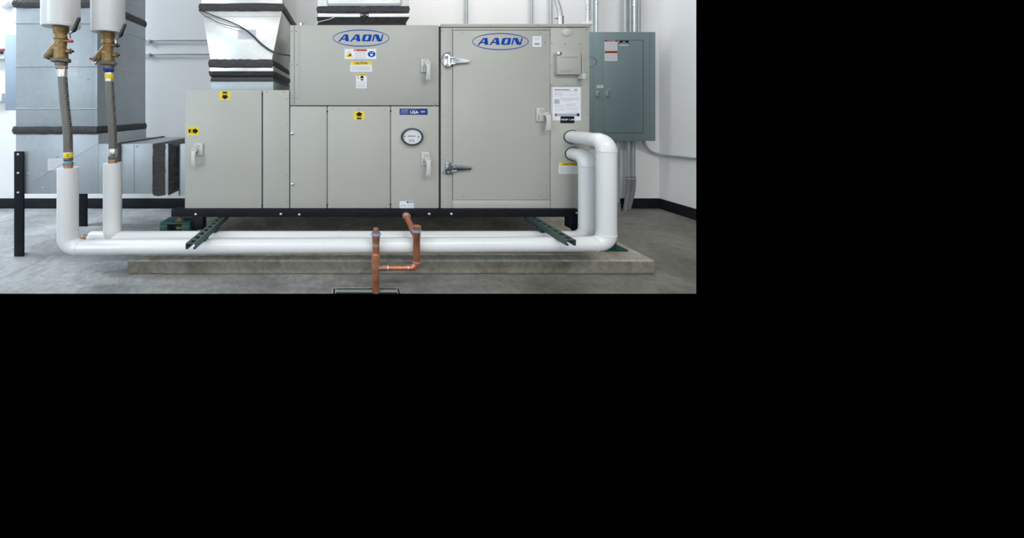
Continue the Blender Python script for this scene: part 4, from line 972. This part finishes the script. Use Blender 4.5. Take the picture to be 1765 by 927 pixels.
for px in (1031.4, 1048.8):
    yy = YE - 0.006 if px < 1040 else YE - 0.012
    lk = MB().prism([(px - 2.4, 157.5), (px - 1.6, 156.4), (px + 2, 156.4), (px + 2.8, 158.5), (px + 2.6, 165), (px + 1.4, 166.4), (px - 2, 166.4), (px - 2.6, 165)], yy - 0.016, yy).build('latch', 'emt_dull', ep, bevel=0.003)
    MB().lathe(P(px + 0.6, 160.6, yy - 0.016), (0, -1, 0), [(0, 0.005), (0.002, 0.005)], 10).build('keyhole', 'black', lk)
    MB().lathe(P(px, 153.4, yy), (0, -1, 0), [(0, 0.004), (0.003, 0.003)], 8).build('latch_screw', 'emt', lk)
for px, py in [(1018, 147.6), (1021.6, 149), (1021.6, 217), (1126, 217.4), (1126, 149), (1126, 81.4), (1022, 81.4)]:
    put(ME_SCREW, 'cover_screw', px, py, YE, ep)

# conduits on the wall
def conduit(px, py0, py1, Y, w_, mat, label, coup=None, strap=None, grp='vertical wall conduits'):
    r = w_ / 2 / K * Y / F
    x = PXs(px, Y); t = thing('conduit', label, 'conduit', (x, Y, PZ(py1, Y)), grp)
    MB().sweep([(x, Y, PZ(py0, Y)), (x, Y, PZ(py1, Y))], r, 16).build('tube', mat, t)
    if coup:
        MB().lathe((x, Y, PZ(coup, Y) - 0.03), (0, 0, 1), [(0, r * 1.05), (0.001, r * 1.3), (0.026, r * 1.3), (0.028, r * 1.15), (0.032, r * 1.15), (0.034, r * 1.3), (0.058, r * 1.3), (0.060, r * 1.05)], 16).build('coupling', 'emt', t)
        MB().lathe((x, Y - r * 1.3, PZ(coup, Y) - 0.015), (0, -1, 0), [(0, 0.004), (0.005, 0.003)], 8).build('set_screw', 'steel', t)
    return t
YCn = 3.075
conduit(804, -80, 200, YCn, 5.6, 'emt_dull', 'grey conduit on the wall left of the second logo, the leftmost above the unit')
conduit(916.5, -80, 200, YCn, 4.6, 'emt_dull', 'slim grey conduit on the wall above the right logo')
conduit(949.6, -80, 200, YCn, 4.6, 'emt_dull', 'slim grey conduit just left of the corrugated flexible conduit')
conduit(1021.6, -80, 56, 3.04, 5.4, 'emt_dull', 'grey conduit entering the panel at its left end')
conduit(1028.2, -80, 56, 3.02, 4.2, 'emt', 'bright thin conduit entering the panel, second from its left end', coup=2)
conduit(1078.2, -80, 56, 3.04, 7.2, 'emt_dull', 'wide pale conduit entering the panel, first of the right four')
conduit(1086.8, -80, 56, 3.04, 5.4, 'emt_dull', 'conduit entering the panel, second of the right four')
conduit(1093.8, -80, 56, 3.03, 5.4, 'emt', 'bright conduit with coupling, third of the right four', coup=6)
conduit(1101.2, -80, 56, 3.04, 5.4, 'emt_dull', 'rightmost conduit entering the panel top')
conduit(1013.2, -40, 40, 2.12, 5.2, 'emt', 'bright conduit dropping to the top right corner of the unit', coup=9)
MBt = MB().pbox(1006, 1015.6, 38.2, 44.8, 2.085, 2.155, Yr=2.12)
tag(MBt.build('conduit_connector', 'white', bevel=0.004), 'bright metal connector box on the unit top right corner', 'connector')
# horizontal wall conduits between the ducts
for py, lb in ((69.8, 'upper of two thin horizontal conduits on the wall between the ducts'), (93.6, 'lower of two thin horizontal conduits on the wall between the ducts')):
    z = PZ(py, 3.095); t = thing('wall_conduit', lb, 'conduit', (PXs(300, 3.095), 3.095, z - 0.01), 'horizontal wall conduits')
    MB().sweep([(PXs(215, 3.095), 3.095, z), (PXs(300, 3.095), 3.095, z + 0.001), (PXs(420, 3.095), 3.095, z)], 0.0078, 14).build('tube', 'emt_dull', t)
    MB().pbox(254.5, 258.6, py - 2.2, py + 3.4, 3.082, 3.113).build('strap', 'emt_dull', t, bevel=0.002)
# conduits below the panel
def drop(px, Y, w_, label, sweepx):
    r = w_ / 2 / K * Y / F; x = PXs(px, Y); t = thing('conduit', label, 'conduit', (x, Y, 0), 'conduits below the panel')
    zc_ = PZ(310, Y)
    MB().sweep([(x, Y, PZ(242.6, YE)), (x, Y, zc_)], r, 16).build('tube', 'emt_dull', t)
    MB().lathe((x, Y, zc_ - 0.035), (0, 0, 1), [(0, r * 1.2), (0.035, r * 1.2), (0.036, r * 1.3), (0.060, r * 1.3), (0.062, r * 1.1), (0.072, r * 1.1)], 18).build('coupling', 'pvc', t)
    MB().lathe((x, Y, zc_ + 0.012), (0, 0, 1), [(0, r * 1.34), (0.007, r * 1.34)], 18).build('coupling_ring', 'emt', t)
    xs = PXs(sweepx, Y)
    MB().sweep(curve([(x, Y, zc_ - 0.03), (x - 0.004, Y, zc_ - 0.09), (x + (xs - x) * 0.35, Y, zc_ - 0.17), (xs, Y, 0.001)], 8), r * 1.18, 18).build('pvc_sweep', 'pvc', t)
    return t
drop(1083.4, 3.035, 6.2, 'grey conduit below the panel, middle one, bending left into the floor', 1077.2)
drop(1091.6, 3.082, 6.2, 'grey conduit below the panel, right one, bending left into the floor', 1083)
x = PXs(1064.6, 3.02); t = thing('conduit', 'straight grey conduit beside the right white riser, ending in a floor fitting', 'conduit', (x, 3.02, 0), 'conduits below the panel')
MB().sweep([(x, 3.02, PZ(242.6, YE)), (x, 3.02, 0.08)], 0.0165, 16).build('tube', 'emt_dull', t)
MB().lathe((x, 3.02, 0.0), (0, 0, 1), [(0, 0.022), (0.056, 0.022), (0.058, 0.019), (0.066, 0.019), (0.068, 0.0235), (0.076, 0.0235), (0.077, 0.017), (0.092, 0.017)], 18).build('floor_fitting', 'pvc', t)
# flexible conduit to the right wall
XW = XR - 0.018
fc = [P(1109, 242.6, 3.0), P(1110.6, 248, 3.03), P(1116, 256, 3.06), P(1125, 262.4, 3.085)]
for px, py in ((1142, 267.2), (1155, 268.6), (1172, 269.6), (1188, 271.8), (1197.6, 273.4)):
    Yq = XW * F / (px - CX); fc.append(P(px, py, Yq))
tag(MB().sweep(curve(fc, 8), 0.0115, 12).build('flexible_conduit', 'emt_dull'), 'grey flexible conduit curving from the panel bottom onto the right wall', 'conduit')
# corrugated conduit into the unit top
fp = curve([P(951.5, -30, 2.16), P(956.5, -6, 2.16), P(961.4, 8, 2.16), P(964.6, 20, 2.16), P(965.6, 31, 2.16)], 26)
t = thing('corrugated_conduit', 'ribbed metal flexible conduit entering the top of the unit right cabinet', 'conduit', P(966, 40, 2.16))
MB().sweep(fp, [0.0118 if i % 4 < 2 else 0.0148 for i in range(len(fp))], 16).build('ribbed_tube', 'emt', t)
zz0 = PZ(44, YU)
MB().lathe((PXs(965.8, 2.16), 2.16, zz0), (0, 0, 1), [(0, 0.017), (0.018, 0.017), (0.019, 0.013), (0.026, 0.013), (0.027, 0.0175), (PZ(28, 2.16) - zz0, 0.0175), (PZ(27, 2.16) - zz0, 0.014)], 18).build('connector', 'steel', t)
MB().sweep([P(962, 31.6, 2.155), P(957.6, 31.8, 2.15)], [0.004, 0.006], 8).build('clamp_screw', 'screw', t)
tag(MB().lathe(P(519, 43.2, 2.10) + Vector((0, 0, -0.012)), (0, 0, 1), [(0, 0.006), (0.008, 0.006), (0.008, 0.011), (0.026, 0.011), (0.028, 0.006)], 12).build('lifting_eye', 'steel'), 'tiny bright stud on the top left of the middle cabinet', 'stud')

# ------------------------------------------------------------------ things on the wall at the far left
tag(MB().pbox(8.2, 75, 58.5, 190, 3.0, YW).build('wall_cabinet', 'grey_box', bevel=0.006), 'flat blue grey cabinet on the wall behind the tall duct', 'cabinet')
t = thing('disconnect_switch', 'white switch box with red lever at the left picture edge', 'switch', P(-10, 101, 3.06))
MB().pbox(-24, 7.2, 86.5, 101.2, 3.05, YW).build('switch_box', 'foam', t, bevel=0.006)
MB().pbox(-18, 7.4, 83.2, 86.4, 3.03, 3.06).build('lever', 'red', t, bevel=0.004)
MB().pbox(-6, 3, 88, 92.6, 3.035, 3.05).build('lever_hub', 'black', t, bevel=0.003)
tag(MB().prism([(3, 160.5), (3.2, 173), (1.6, 175.6), (-14, 175.6), (-14, 158.4), (1.2, 158.4)], 3.07, YW).build('outlet_plate', 'paper', bevel=0.004), 'small grey plate on the wall at the left picture edge', 'plate')
t = thing('alarm_bell', 'round white alarm device high on the wall at top left', 'alarm', P(12.6, 16, 3.08))
bq = P(12.6, 3, YW)
MB().lathe(bq, (0, -1, 0), [(0, 0.062), (0.03, 0.062), (0.05, 0.05), (0.058, 0.02)], 36).build('bell_dome', 'foam', t)
MB().lathe(bq, (0, -1, 0), [(0, 0.07), (0.012, 0.07), (0.014, 0.066)], 36).build('back_ring', 'paper', t)
